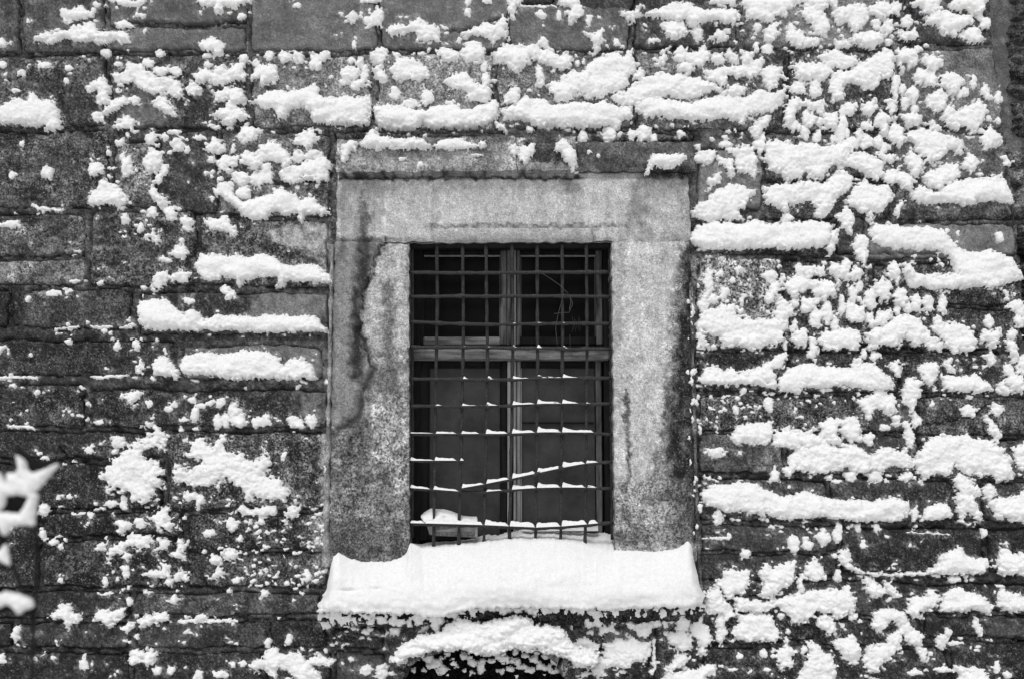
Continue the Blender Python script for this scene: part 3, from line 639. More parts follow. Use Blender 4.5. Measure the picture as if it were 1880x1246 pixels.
6||625,400 660,385 710,400 700,445 660,460 635,430
6P|scrolled snow clump over a dark hollow at the lower left|680,470 720,440 760,470 830,470 835,520 780,560 730,540 690,520
6||580,620 590,540 640,505 680,510 670,560 610,570 600,630
6||655,590 700,550 720,580 690,610
6||835,550 880,490 920,490 910,540
6||920,570 960,550 970,490 995,520 990,600 960,590
6||500,555 550,510 585,510 575,550
6||765,690 820,650 870,650 900,610 920,640 910,690 850,700
6||650,640 690,640 700,690 680,710
6||940,690 970,650 1020,690 1000,710 950,715
6||1140,700 1190,620 1205,700
6||890,820 950,795 980,810 960,840
6|T shaped snow clump in the low course near the left edge|270,900 320,870 320,840 390,840 400,880 440,900 435,950 400,930 370,980 355,930
6|ragged snow clump to the right of the T shaped one in the low course|510,930 530,880 600,870 650,860 680,860 670,900 630,930 590,970 550,940
6||650,970 700,935 720,960 690,990
6|humped snow patch on the low course left of the sill|735,935 800,900 860,880 900,890 920,935 840,940 800,960 770,985 760,945
6||970,930 1280,925 1280,936 970,940
6||985,1000 1020,970 1040,1000
6||60,1010 80,970 110,960 110,1020 80,1050
6|square topped snow patch in the lowest course at the left|690,1140 720,1095 850,1090 830,1170 800,1180 770,1140 720,1170
6|spreading snow clump on the bottom edge left of the arched drift|1350,1160 1420,1130 1440,1090 1480,1080 1520,1110 1600,1095 1650,1130 1720,1110 1800,1150 1780,1170 1720,1170 1690,1160 1720,1200 1740,1290 1640,1290 1560,1200 1510,1170 1480,1230 1460,1210 1430,1190 1380,1200
6||1760,920 1730,890 1720,940 
6o||1035,255,35,25;1080,285,22,28;670,300,20,25;600,300,28,15;240,335,28,30;1250,410,25,30;1130,458,28,18;1240,570,35,25;1155,600,25,28;755,400,25,28;915,720,20,18;570,720,12,22;565,785,30,6;1275,712,18,12;1425,785,18,18;1660,690,12,25;695,830,14,18;1085,912,25,18;10,1135,22,25;290,1130,14,14;195,1140,14,12;455,1160,20,32;850,1195,20,20;925,1195,18,18;1075,1225,22,25;1195,1220,35,18;1445,1050,15,20;1560,1030,18,25;1310,1160,20,12;1260,1165,12,16;1760,940,25,30;1830,910,20,15;290,505,18,12;230,465,14,20;330,530,10,16;430,355,22,5;480,10,18,14;1530,40,18,25;620,20,20,12;860,500,14,14;1100,560,10,8;1295,490,14,14
4||660,0 700,0 690,25
4|snow clump on rough stone between the star shaped clump and the window|1110,30 1150,0 1220,0 1270,50 1275,110 1245,95 1200,70 1150,70
4||775,110 840,55 855,110 850,155 820,110
4||915,190 960,155 1010,150 1020,190 985,225 940,210
4||855,230 880,200 930,240
4||810,380 830,320 880,285 915,300 890,350 850,395
4||915,325 980,285 1030,300 1010,340 940,350
4|L thick snow drift against the left jamb just below the lintel|1055,260 1080,200 1150,195 1210,210 1290,205 1340,215 1420,195 1500,220 1530,250 1600,265 1660,250 1720,265 1780,310 1790,350 1700,350 1640,345 1560,340 1530,370 1495,365 1500,320 1420,320 1310,340 1290,375 1270,330 1200,320 1120,345 1080,310
4||1195,390 1220,360 1260,400 1275,435 1215,435
4|L long narrow snow ledge with a raised left end beside the left jamb|745,490 760,455 850,440 910,450 940,480 1000,525 1030,495 1085,520 1095,545 1130,545 1160,520 1250,530 1400,535 1440,520 1500,530 1700,530 1740,580 1785,625 1700,610 1500,615 1300,608 1160,600 1050,605 900,605 790,600 750,560
4|L plump snow drift on the ledge below the long narrow one, left of the window|975,790 1000,750 1080,720 1180,735 1260,735 1300,715 1440,720 1460,740 1520,760 1530,800 1570,760 1640,760 1690,800 1705,870 1640,860 1500,865 1380,860 1270,870 1150,850 1080,840 1020,850 985,830
4|L pear shaped snow lump at the left end of the plump drift|820,790 870,740 920,770 965,830 960,870 940,850 840,845
4||735,800 760,755 780,790 765,835 740,830
4||300,595 430,585 430,593 300,603
4||490,583 610,583 605,593 500,592
4||660,587 710,567 702,582 665,594
4||0,855 200,855 200,866 0,866
4||490,855 700,845 690,854 500,864
4||30,1115 180,1125 200,1142 40,1123
4||645,975 690,935 765,935 750,970 715,1015 690,990
4||1545,1090 1580,1060 1630,1090 1640,1130 1580,1130
4||985,1190 1010,1175 1020,1215
4||1180,1170 1220,1160 1225,1220 1190,1210
4o||1012,35,30,32;760,55,14,22;1020,448,28,16;775,378,14,12;155,440,15,14;290,408,38,12;735,690,18,22;632,695,15,18;205,942,14,14;805,998,16,18;910,1030,22,14;945,1008,18,14;1040,985,18,14;1080,1015,25,12;1190,995,20,22;1050,1060,20,30;1135,995,25,15;1265,1035,30,30;1175,1095,18,32;1220,1090,20,32;1295,1090,38,35;1385,1095,20,28;1435,1090,25,32;1680,1095,30,28;825,1080,12,8;990,1085,25,8;530,1100,30,10;640,1210,32,28;370,665,14,12;0,712,18,20;400,340,20,8;545,350,16,8;1770,885,14,10;395,1060,10,8"""
n_named = 0
NAMED = []
for ln in SNOW.strip().split('\n'):
    if ln.startswith('#') or '|' not in ln: continue
    view, label, body = ln.split('|')
    ox, oy = VIEWS[view[0]]
    flags = view[1:]
    ledge = hood = arch = False
    if label[:2] in ('L ', 'H ', 'A '):
        ledge, hood, arch = label[0] in 'LH', label[0] == 'H', label[0] == 'A'
        label = label[2:]
    if label == 'very long': pass
    hood = hood or 'H' in flags
    base = .076 if hood else (.045 if arch else (-.055 if 'N' in flags else 0.0))
    if 'o' in flags:
        shapes = []
        for q in body.split(';'):
            x, y, rx, ry = map(float, q.split(','))
            shapes.append((None, (ox + x / VS, oy + y / VS, rx / VS * (.85 if 'N' in flags else 1.12), ry / VS * (.8 if 'N' in flags else 1.12))))
    else:
        shapes = [([(ox + float(a) / VS, oy + float(b) / VS) for a, b in (p.split(',') for p in body.split())], None)]
    for poly, ell in shapes:
        sl, d, t = shape_fields(poly, ell, ledge, arch, 'P' in flags)
        if d is None: continue
        if label:
            NAMED.append((label, ledge, arch, d, t, base, sl))
            n_named += 1
            ALLD[sl] = np.maximum(ALLD[sl], d)
        else:
            better = t > STUFF_T[sl]
            STUFF_T[sl] = np.where(better, t, STUFF_T[sl]); STUFF_D[sl] = np.maximum(STUFF_D[sl], d)
            STUFF_B[sl] = np.where(better, base, STUFF_B[sl])

# loose flecks of snow caught on the rough stone:  x0 y0 x1 y1 count rmax
for x0, y0, x1, y1, n, rm in ((0, 380, 600, 790, 130, 3.6), (0, 790, 600, 1246, 260, 3.8), (160, 100, 610, 400, 150, 4.0), (620, 20, 1250, 240, 120, 3.6), (690, 130, 1160, 210, 90, 4.0),
                              (1250, 90, 1640, 240, 160, 4.2), (1440, 180, 1840, 340, 180, 4.4), (1285, 470, 1430, 640, 150, 4.2), (1430, 470, 1870, 640, 220, 4.2),
                              (1280, 640, 1880, 730, 160, 3.4), (1280, 725, 1570, 800, 120, 3.0), (1280, 870, 1880, 1246, 300, 4.0), (600, 1135, 720, 1246, 60, 4.0),
                              (430, 930, 605, 1080, 220, 3.4), (320, 900, 560, 960, 60, 3.6), (190, 940, 340, 1080, 70, 3.6), (1060, 1135, 1290, 1246, 90, 4.6),
                              (1000, 225, 1400, 270, 60, 5.0), (590, 1118, 1290, 1142, 150, 5.0), (-95, -50, -5, 1290, 120, 9.0), (1300, -50, 1640, 90, 60, 4.5)):
    for _ in range(int(n * .42)):
        x, y = rng.uniform(x0, x1), rng.uniform(y0, y1)
        if 608 < x < 1278 and 255 < y < 1112: continue
        r = 1.4 + (rm - 1.4) * rng.random() ** 2.5
        sl, d, t = shape_fields(None, (x, y, r * rng.uniform(.8, 1.7), r * rng.uniform(.7, 1.2)), False)
        if d is None: continue
        better = t > STUFF_T[sl]
        STUFF_T[sl] = np.where(better, t, STUFF_T[sl]); STUFF_D[sl] = np.maximum(STUFF_D[sl], d); STUFF_B[sl] = np.where(better, 0, STUFF_B[sl])
# granular snow scattered round the clumps
ALLD = np.maximum(ALLD, STUFF_D)
cand = np.argwhere((ALLD > -8.5) & (ALLD < -2.5))
for j, i in cand[rng.permutation(len(cand))[:900]]:
    x, y = GX[i], GYY[j]
    if 608 < x < 1278 and 255 < y < 1112: continue
    r = 1.2 + 2.0 * rng.random() ** 2
    sl, d, t = shape_fields(None, (x, y, r * rng.uniform(.8, 1.6), r * rng.uniform(.7, 1.2)), False)
    if d is None: continue
    better = t > STUFF_T[sl]
    STUFF_T[sl] = np.where(better, t, STUFF_T[sl]); STUFF_D[sl] = np.maximum(STUFF_D[sl], d); STUFF_B[sl] = np.where(better, 0, STUFF_B[sl])
# fringe of clots hanging under the bank on the sill
for k in range(230):
    x = rng.uniform(588, 1288); yb_ = np.interp(x, [588, 700, 800, 830, 960, 1100, 1288], [1124, 1126, 1132, 1120, 1112, 1117, 1108])
    r = 2.0 + 6.5 * rng.random() ** 2.2
    y = yb_ + rng.uniform(-5, 16) * (1 if (x < 830 or x > 1090) else .5)
    sl, d, t = shape_fields(None, (x, y, r * rng.uniform(.7, 1.3), r * rng.uniform(.8, 1.4)), False)
    if d is None: continue
    t = np.where(d > 0, t * 1.3, t)
    better = t > STUFF_T[sl]
    STUFF_T[sl] = np.where(better, t, STUFF_T[sl]); STUFF_D[sl] = np.maximum(STUFF_D[sl], d); STUFF_B[sl] = np.where(better, .03, STUFF_B[sl])
# crumbs on the right arris of the surround
for k in range(30):
    y = 480 + 520 * rng.random() ** .7; x = 1266 + (y - 441) * .02 + rng.normal(0, 5)
    r = 1.1 + 3.2 * rng.random() ** 2.6
    sl, d, t = shape_fields(None, (x, y, r * rng.uniform(.5, 1.0), r * rng.uniform(.9, 2.4)), False)
    if d is None: continue
    better = t > STUFF_T[sl]
    STUFF_T[sl] = np.where(better, t, STUFF_T[sl]); STUFF_D[sl] = np.maximum(STUFF_D[sl], d); STUFF_B[sl] = np.where(better, .018, STUFF_B[sl])


ALLD = np.maximum(ALLD, STUFF_D)
FROSTN = fbm(FXX / 4.2, FYY / 4.2, 217, 3) * .8 + .5 * fbm(FXX / 17, FYY / 13, 218, 2)
def frost_at(px, py):
    i = np.clip(((px - GX[0]) / GST).round().astype(int), 0, len(GX) - 1); j = np.clip(((py - GYY[0]) / GST).round().astype(int), 0, len(GYY) - 1)
    d = ALLD[j, i]; n = FROSTN[j, i]
    k = np.clip((d + 9) / 10, 0, 1)
    return np.clip(.9 * k ** 1.5 + .9 * n * np.clip((d + 22) / 14, 0, 1) - .12, 0, 1) * ((px > GX[0]) & (px < GX[-1]) & (py > GYY[0]) & (py < GYY[-1]))
# ------------------------------------------------------------------ traced stones of the wall (photo measures): x0 y0 x1 y1 tone roughness
STONES = [tuple(map(float, l.split())) for l in '''
0 0 38 97 76 .3
43 0 191 97 78 .35
196 0 455 45 88 .15
196 49 455 94 98 .12
460 0 690 93 88 .12
694 0 931 92 86 .12
936 13 1160 92 84 .15
952 -50 1018 9 50 .2
1062 -50 1166 21 46 .2
1165 26 1356 90 66 .35
1362 0 1640 88 100 .3
1660 0 1812 84 62 .5 1 18
0 103 197 234 66 .7
205 99 452 235 60 .6
463 98 681 233 92 .5
690 96 906 236 112 .5
911 96 1158 237 100 .5
1163 95 1440 237 72 .55
1448 93 1638 238 58 .6
1646 91 1824 236 98 .35 1 18
0 242 199 383 60 .8
207 262 284 383 74 .7
289 242 398 392 46 .5
403 242 606 330 66 .6
403 334 606 398 84 .6
1284 277 1398 388 88 .2
1403 244 1640 330 56 .6
1403 335 1640 402 52 .6
1648 241 1844 330 92 .4 1 10
1648 334 1854 402 66 .6 1 8
0 392 156 469 80 .65
0 474 156 526 84 .6
164 390 362 526 72 .8
368 404 604 526 62 .75
1272 408 1530 468 48 .6
1536 396 1584 468 58 .5
1590 409 1862 473 92 .15 1 4
24 532 242 602 52 .6
-60 532 18 602 34 .4
256 538 604 612 54 .3
1280 475 1430 640 92 .95
1436 477 1600 640 48 .85
1606 479 1872 560 46 .9 1 4
1606 564 1876 640 48 .8 1 4
0 622 315 688 52 .6
332 634 594 695 84 .25
1280 645 1450 720 36 .7
1456 645 1652 720 38 .7
1662 645 1900 720 42 .7
0 704 156 783 50 .7
164 713 604 783 60 .65
1282 726 1560 794 64 .95
1566 726 1676 794 48 .5
1682 726 1910 800 66 .8
0 790 300 842 54 .6
0 848 300 935 50 .8
310 790 604 935 58 .95
1283 800 1440 870 60 .55
1445 800 1690 870 52 .5
1696 805 1910 876 50 .5
1285 878 1520 955 52 .5
1525 878 1748 955 50 .5
1755 880 1800 957 55 .4
1806 884 1910 958 48 .4
0 940 72 1080 48 .7
78 940 334 984 36 .7
78 988 334 1078 54 .8
344 942 604 1010 56 .95
344 1015 598 1078 62 .8
1286 962 1540 1012 66 .35
1286 1016 1538 1060 60 .4
1546 967 1806 1052 46 .5
1813 966 1910 1054 44 .5
0 1086 240 1134 52 .5
248 1086 588 1131 74 .5
1340 1066 1550 1094 54 .5
1556 1066 1700 1130 54 .5
1706 1068 1910 1124 46 .5
28 1140 236 1190 58 .4
-60 1140 22 1190 48 .4
250 1140 490 1187 68 .4
496 1140 600 1188 50 .5
1296 1100 1500 1180 46 .7
1506 1136 1690 1186 50 .6
1696 1130 1910 1170 58 .4
0 1198 235 1300 44 .45
242 1198 480 1300 42 .5
486 1195 606 1300 42 .6
612 1152 704 1190 46 .4
612 1195 706 1300 62 .25
816 1128 1064 1150 66 .4
1070 1128 1068 1150 66 .4
1104 1150 1196 1186 72 .3
1080 1191 1196 1300 46 .5
1202 1128 1284 1300 48 .6
1292 1188 1480 1300 46 .6
1486 1192 1740 1300 46 .5
1746 1177 1910 1300 42 .5
612 242 760 258 60 .5
766 242 936 256 76 .4
1062 242 1276 262 62 .7
'''.strip().split('\n')]
STONES = [s for s in STONES if s[2] > s[0]]

# flat marks on the stone itself: damp, lichen, bare faces, frost film.   kind ; tone ; softness ; opacity ; shape
PAINT = []
FROST = [.75]          # a dusting of powder snow on the stone round every clump
def paint(tone, soft, op, pts=None, ell=None, line=None, rough=None): PAINT.append((tone, soft, op, pts, ell, line, rough))
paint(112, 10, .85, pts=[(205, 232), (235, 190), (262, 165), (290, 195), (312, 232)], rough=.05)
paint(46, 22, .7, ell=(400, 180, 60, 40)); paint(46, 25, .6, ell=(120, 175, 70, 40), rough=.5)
paint(130, 9, .9, pts=[(452, 540), (500, 535), (610, 535), (610, 585), (455, 585)], rough=.1)
paint(42, 14, .8, pts=[(300, 540), (480, 540), (450, 580), (330, 580)], rough=.6)
paint(120, 14, .8, pts=[(515, 640), (600, 640), (600, 700), (530, 690)], rough=.1)
paint(120, 18, .8, pts=[(540, 715), (606, 710), (606, 785), (560, 775)], rough=.1)
paint(192, 12, .85, pts=[(492, 436), (520, 412), (606, 405), (606, 470), (530, 455)], rough=.1)
paint(160, 18, .6, pts=[(560, 455), (606, 440), (606, 520), (585, 500)], rough=.2)
paint(176, 10, .85, pts=[(588, 790), (606, 790), (606, 935), (590, 925)], rough=.2)
paint(185, 14, .8, pts=[(570, 950), (606, 940), (606, 1030), (575, 1010)], rough=.4)
paint(150, 18, .6, pts=[(575, 1015), (600, 1015), (598, 1075), (570, 1060)], rough=.3)
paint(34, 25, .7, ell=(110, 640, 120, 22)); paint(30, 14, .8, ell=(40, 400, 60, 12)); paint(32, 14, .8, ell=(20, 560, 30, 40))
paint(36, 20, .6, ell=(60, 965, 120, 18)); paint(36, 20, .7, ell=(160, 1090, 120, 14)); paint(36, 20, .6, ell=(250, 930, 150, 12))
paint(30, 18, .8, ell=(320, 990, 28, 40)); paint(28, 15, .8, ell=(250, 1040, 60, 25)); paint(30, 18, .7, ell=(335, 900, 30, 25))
paint(140, 20, .7, ell=(730, 165, 35, 30), rough=.6); paint(140, 16, .6, ell=(800, 160, 30, 28), rough=.6); paint(130, 18, .6, ell=(955, 150, 40, 30), rough=.6)
paint(150, 20, .6, ell=(640, 150, 40, 30), rough=.6)
paint(40, 16, .8, pts=[(1360, 20), (1376, 20), (1376, 90), (1360, 90)]); paint(38, 16, .9, pts=[(1640, 0), (1690, 0), (1690, 80), (1650, 80)])
paint(38, 20, .7, pts=[(1400, 85), (1470, 85), (1450, 240), (1400, 240)]); paint(36, 20, .7, pts=[(1590, 170), (1660, 130), (1660, 240), (1500, 245)])
paint(120, 25, .6, ell=(1760, 290, 50, 50), rough=.2)
paint(176, 25, .75, ell=(1320, 500, 55, 38), rough=.9); paint(150, 20, .5, ell=(1300, 545, 25, 40), rough=.9)
paint(110, 20, .5, ell=(1390, 520, 60, 30), rough=.9)
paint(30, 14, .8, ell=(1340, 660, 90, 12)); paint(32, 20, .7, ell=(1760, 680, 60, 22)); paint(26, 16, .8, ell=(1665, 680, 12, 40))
paint(120, 14, .6, ell=(1425, 835, 22, 16)); paint(90, 20, .5, ell=(1460, 985, 120, 10))
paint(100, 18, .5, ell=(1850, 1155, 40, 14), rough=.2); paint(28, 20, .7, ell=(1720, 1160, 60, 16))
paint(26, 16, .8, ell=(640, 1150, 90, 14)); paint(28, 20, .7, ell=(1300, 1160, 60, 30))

CRACKS = [  # open cracks and spalled edges in the stone
    [(0, 100), (60, 104), (110, 100), (190, 98)], [(258, 47), (300, 49), (360, 49), (400, 41), (450, 36)],
    [(823, 56), (850, 58), (880, 48), (925, 34)], [(0, 474), (60, 473), (100, 470), (152, 469)],
    [(0, 240), (60, 244), (130, 242), (145, 238), (170, 252), (204, 264)],
    [(0, 152), (25, 147), (40, 140)], [(400, 240), (480, 236), (606, 238)],
    [(1340, 460), (1640, 465), (1720, 466)], [(1700, 780), (1750, 772), (1785, 760), (1830, 735)],
    [(1640, 412), (1700, 408), (1780, 402), (1858, 398)], [(360, 1012), (420, 1015), (500, 1018), (600, 1014)],
    [(60, 847), (130, 846), (200, 847)], [(110, 820), (125, 840)], [(80, 986), (150, 984), (230, 980)],
    [(345, 1045), (365, 1060), (380, 1068)], [(310, 1134), (420, 1134), (540, 1136)],
    [(1570, 1057), (1700, 1058), (1810, 1055)], [(1660, 968), (1700, 969), (1745, 968)],
    [(1290, 640), (1500, 642), (1700, 641), (1880, 643)],
]

def warp(px, py):
    return (px + 5.0 * pn(px / 60, py / 60, 11) + 2.4 * pn(px / 17, py / 17, 12) + 1.0 * pn(px / 6, py / 6, 13),
            py + 5.2 * pn(px / 80, py / 50, 21) + 2.6 * pn(px / 17, py / 15, 22) + 1.0 * pn(px / 6, py / 6, 23))

def tones(px, py, base, rough):
    """albedo and roughness of the stone at each point"""
    v = base * np.clip(1 + .62 * fbm(px / 46, py / 34, 31, 4) * (.16 + .95 * rough) + .34 * fbm(px / 10, py / 8, 35, 2) * (.14 + 1.1 * rough) - .3 * np.clip(pn(px / 11, py / 70, 37), 0, 1) * rough, .25, 2.4)
    r = np.clip(rough * (1 + .5 * pn(px / 40, py / 40, 41)), 0, 1) * np.ones_like(px)
    wx = px + 7 * pn(px / 14, py / 14, 51) + 3 * pn(px / 5, py / 5, 53); wy = py + 7 * pn(px / 14, py / 14, 52) + 3 * pn(px / 5, py / 5, 54)
    x0, x1, y0, y1 = px.min(), px.max(), py.min(), py.max()
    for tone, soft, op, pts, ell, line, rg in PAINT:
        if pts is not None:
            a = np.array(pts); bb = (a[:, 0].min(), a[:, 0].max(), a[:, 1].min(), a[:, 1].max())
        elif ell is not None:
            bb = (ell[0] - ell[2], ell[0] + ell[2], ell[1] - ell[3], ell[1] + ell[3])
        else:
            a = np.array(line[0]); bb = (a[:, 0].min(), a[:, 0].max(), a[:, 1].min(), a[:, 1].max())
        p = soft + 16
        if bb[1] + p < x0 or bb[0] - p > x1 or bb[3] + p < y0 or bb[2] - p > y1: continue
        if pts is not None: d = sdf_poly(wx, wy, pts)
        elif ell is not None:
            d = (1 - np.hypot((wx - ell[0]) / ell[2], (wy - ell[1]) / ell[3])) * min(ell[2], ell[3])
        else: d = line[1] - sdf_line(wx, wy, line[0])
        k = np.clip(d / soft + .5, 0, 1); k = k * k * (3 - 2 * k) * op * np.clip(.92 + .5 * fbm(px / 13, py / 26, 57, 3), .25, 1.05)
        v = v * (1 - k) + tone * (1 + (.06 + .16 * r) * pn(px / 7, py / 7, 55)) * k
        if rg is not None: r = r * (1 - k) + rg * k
    if FROST[0]:
        f = frost_at(px, py) * FROST[0]
        v = v * (1 - f) + 168 * f
    return lin(np.clip(v, 8, 235)), r

def crack_depth(px, py, amount=.016):
    o = np.zeros_like(px)
    x0, x1, y0, y1 = px.min() - 8, px.max() + 8, py.min() - 8, py.max() + 8
    for c in CRACKS:
        a = np.array(c)
        if a[:, 0].max() < x0 or a[:, 0].min() > x1 or a[:, 1].max() < y0 or a[:, 1].min() > y1: continue
        d = sdf_line(px + 3 * pn(px / 12, py / 12, 61), py + 4 * pn(px / 16, py / 16, 62), c)
        w = 1.6 + 1.6 * (pn(px / 30, py / 30, 63) + .4)
        o = np.maximum(o, amount * np.clip(1.3 - d / np.maximum(w, .6), 0, 1))
    return o

def relief(px, py, rough):
    r1 = fbm(px / 45, py / 30, 71, 3) * .0028
    r2 = fbm(px / 10, py / 9, 75, 3, .6) * .0022 * rough
    return r1 + r2 + (np.abs(pn(px / 22, py / 8, 79)) - .25) * .003 * rough

def build_stone(s, mat, parent, step=3.4, off=None, name='stone', lean=None):
    x0, y0, x1, y1, tone, rough = s[:6]
    dxr = s[7] if len(s) > 7 else 0          # the lower right corner runs further out
    nu = max(5, int((x1 - x0) / step) + 1); nv = max(5, int((y1 - y0) / step) + 1)
    u, v = np.meshgrid(np.linspace(0, 1, nu), np.linspace(0, 1, nv))
    X1 = x1 + dxr * v
    bx = x0 + (X1 - x0) * u; by = y0 + (y1 - y0) * v
    k_ = 0 if step > 5 else 1
    sk = [random.uniform(-3.2, 3.2) * k_ for _ in range(8)]
    jx = (sk[0] * (1-v) + sk[1] * v) * (1-u) + (sk[2] * (1-v) + sk[3] * v) * u; jy = (sk[4] * (1-v) + sk[5] * v) * (1-u) + (sk[6] * (1-v) + sk[7] * v) * u
    e = np.minimum(np.minimum(bx - x0, X1 - bx), np.minimum(by - y0, y1 - by))
    r = min(random.uniform(7, 24), (y1 - y0) * .32)
    qx = np.minimum(bx - x0, X1 - bx); qy = np.minimum(by - y0, y1 - by)
    c = (qx < r) & (qy < r)
    e = np.where(c, r - np.hypot(r - qx, r - qy), e)
    e = e + 3.0 * pn(bx / 17, by / 17, 81) + 1.8 * pn(bx / 6, by / 6, 82)
    px, py = warp(bx + jx, by + jy)
    if off is None: off = random.uniform(-.001, .006)
    h = off + relief(px, py, rough) - crack_depth(px, py)
    h = h - .010 * np.clip(1 - e / 5.5, 0, 1.8) ** 1.5
    # spalled stones slope a little
    h = h + random.uniform(-.003, .003) * (u - .5) + random.uniform(-.004, .002) * (v - .5)
    w = P(px, py, 0.0); w[..., 1] = -h
    edge = np.zeros(u.shape, bool); edge[0] = edge[-1] = True; edge[:, 0] = edge[:, -1] = True
    w[..., 1] = np.where(edge, .05, w[..., 1])
    tn, rg = tones(px, py, tone * (random.uniform(.82, 1.1) if y0 > 600 and (x0 < 204 or y0 > 930) else random.uniform(1.0, 1.36)), rough)  # low and far-left stones darker: own tone plus vignette put into the colour
    tn = tn * (1 - .45 * np.clip(crack_depth(px, py) / .016, 0, 1))
    return mesh_np(name, w.reshape(-1, 3), grid_faces(nv, nu), mat, parent, {'tone': tn, 'rough': rg})

wall = empty('stone_wall')
tag(wall, 'old wall of rough coursed sandstone blocks plastered with clinging snow', 'wall', kind='thing')
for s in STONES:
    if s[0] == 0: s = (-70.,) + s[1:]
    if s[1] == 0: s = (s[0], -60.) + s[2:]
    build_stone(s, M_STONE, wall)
# courses past the edges of the photograph, down to the ground
r2 = random.Random(5)
def course(y0, y1, xa, xb):
    x = xa
    while x < xb - 60:
        w = min(r2.uniform(130, 300), xb - x)
        build_stone((x + 2, y0, x + w - 3, y1, r2.uniform(45, 80), r2.uniform(.3, .8)), M_STONE, wall, step=9)
        x += w
for y0, y1 in ((1306, 1385), (1391, 1470), (1476, 1560), (1566, 1660)): course(y0, y1, -480, 1910)
for y0, y1 in ((-140, -66), (-220, -146), (-300, -226)): course(y0, y1, -480, 1800)
for y0, y1 in ((-60, 97), (103, 235), (242, 383), (390, 526), (532, 612), (622, 696), (704, 783), (790, 935), (940, 1080), (1086, 1190), (1198, 1300)):
    course(y0, y1, -480, -78)

# bedding mortar behind and between the stones, cracked away along the stone edges
def build_mortar():
    st = 4.0
    xs = np.arange(-480, 1916, st); ys = np.arange(-300, 1668, st)
    X, Y = np.meshgrid(xs, ys)
    wx, wy = warp(X, Y); ux, uy = 2 * X - wx, 2 * Y - wy
    D = np.full(X.shape, -99.); TT = np.full(X.shape, 70.)
    for s in STONES:
        x0, y0, x1, y1 = s[:4]
        if x0 == 0: x0 = -70
        if y0 == 0: y0 = -60
        i0, i1 = np.searchsorted(xs, (x0 - 30, x1 + 50)); j0, j1 = np.searchsorted(ys, (y0 - 30, y1 + 30))
        if i1 <= i0 or j1 <= j0: continue
        sl = (slice(j0, j1), slice(i0, i1))
        dxr = s[7] if len(s) > 7 else 0
        d = np.minimum(np.minimum(ux[sl] - x0, x1 + dxr * np.clip((uy[sl] - y0) / (y1 - y0), 0, 1) - ux[sl]), np.minimum(uy[sl] - y0, y1 - uy[sl]))
        TT[sl] = np.where(d > D[sl], s[4], TT[sl])
        D[sl] = np.maximum(D[sl], d)
    d = -D
    y = .0045 - .007 * fbm(X / 25, Y / 14, 91, 4) + .016 * np.clip(1 - np.abs(d - 1.0) / 3.0, 0, 1) * np.clip(.5 + 2.2 * fbm(X / 34, Y / 22, 95, 2), 0, 1)
    y = np.where(D > 2, .03, y)
    y = y + crack_depth(X, Y, .02)
    w = P(X, Y, 0.0); w[..., 1] = y
    tn, rg = tones(X, Y, np.clip(TT * .8 + 14, 40, 100), .4)
    keep = ~((X > 622) & (X < 1262) & (Y > 262) & (Y < 1100)) & ~((X > 742) & (X < 1034) & (Y > 1180) & (Y < 1300))
    keep &= X < 1812 + np.clip((Y + 20) / 420, -.5, 1.05) * 56
    f = grid_faces(len(ys), len(xs))
    f = f[keep.ravel()[f].all(1)]
    mesh_np('mortar', w.reshape(-1, 3), f, M_STONE, wall, {'tone': tn, 'rough': rg})
build_mortar()
# ------------------------------------------------------------------ the window: stone surround, timber frame, panes
# marks on the surround stones: damp streaks, old plaster, lichen, painted hood shadow
FP = PAINT; PAINT = []; FROST[0] = .12
paint(199, 10, .9, pts=[(690, 332), (1150, 332), (1150, 440), (690, 440)], rough=.08)
paint(190, 12, .6, pts=[(1162, 350), (1225, 340), (1250, 380), (1240, 430), (1180, 425), (1195, 390)])
paint(140, 8, .6, pts=[(686, 330), (706, 330), (708, 360), (700, 425), (694, 425), (697, 370)])
paint(84, 3, .75, line=([(786, 417.5), (900, 416), (1000, 417), (1150, 416)], 1.4))
paint(150, 8, .5, pts=[(800, 430), (1090, 428), (1100, 446), (790, 447)])
paint(100, 4, .7, line=([(1094, 418), (1092, 430), (1084, 440)], 1.5))
paint(110, 4, .6, line=([(620, 441), (640, 446), (690, 442), (750, 441)], 2))
paint(135, 6, .5, line=([(1160, 338), (1168, 380), (1150, 430)], 4))
paint(86, 14, .75, line=([(666, 356), (671, 400), (670, 450)], 5), rough=.4)
paint(104, 10, .7, line=([(668, 380), (673, 420), (670, 470)], 9), rough=.3)
paint(130, 6, .7, line=([(1180, 326), (1168, 350), (1160, 380), (1172, 410), (1190, 425)], 5))
paint(120, 6, .6, ell=(1225, 330, 45, 16)); paint(110, 6, .6, ell=(1040, 335, 10, 14)); paint(120, 8, .5, ell=(1050, 350, 20, 10))
paint(46, 4, .85, line=([(620, 328), (700, 329), (860, 328), (950, 329), (1070, 328)], 3.2))  # dirt and the hood's shadow painted together as one dark line
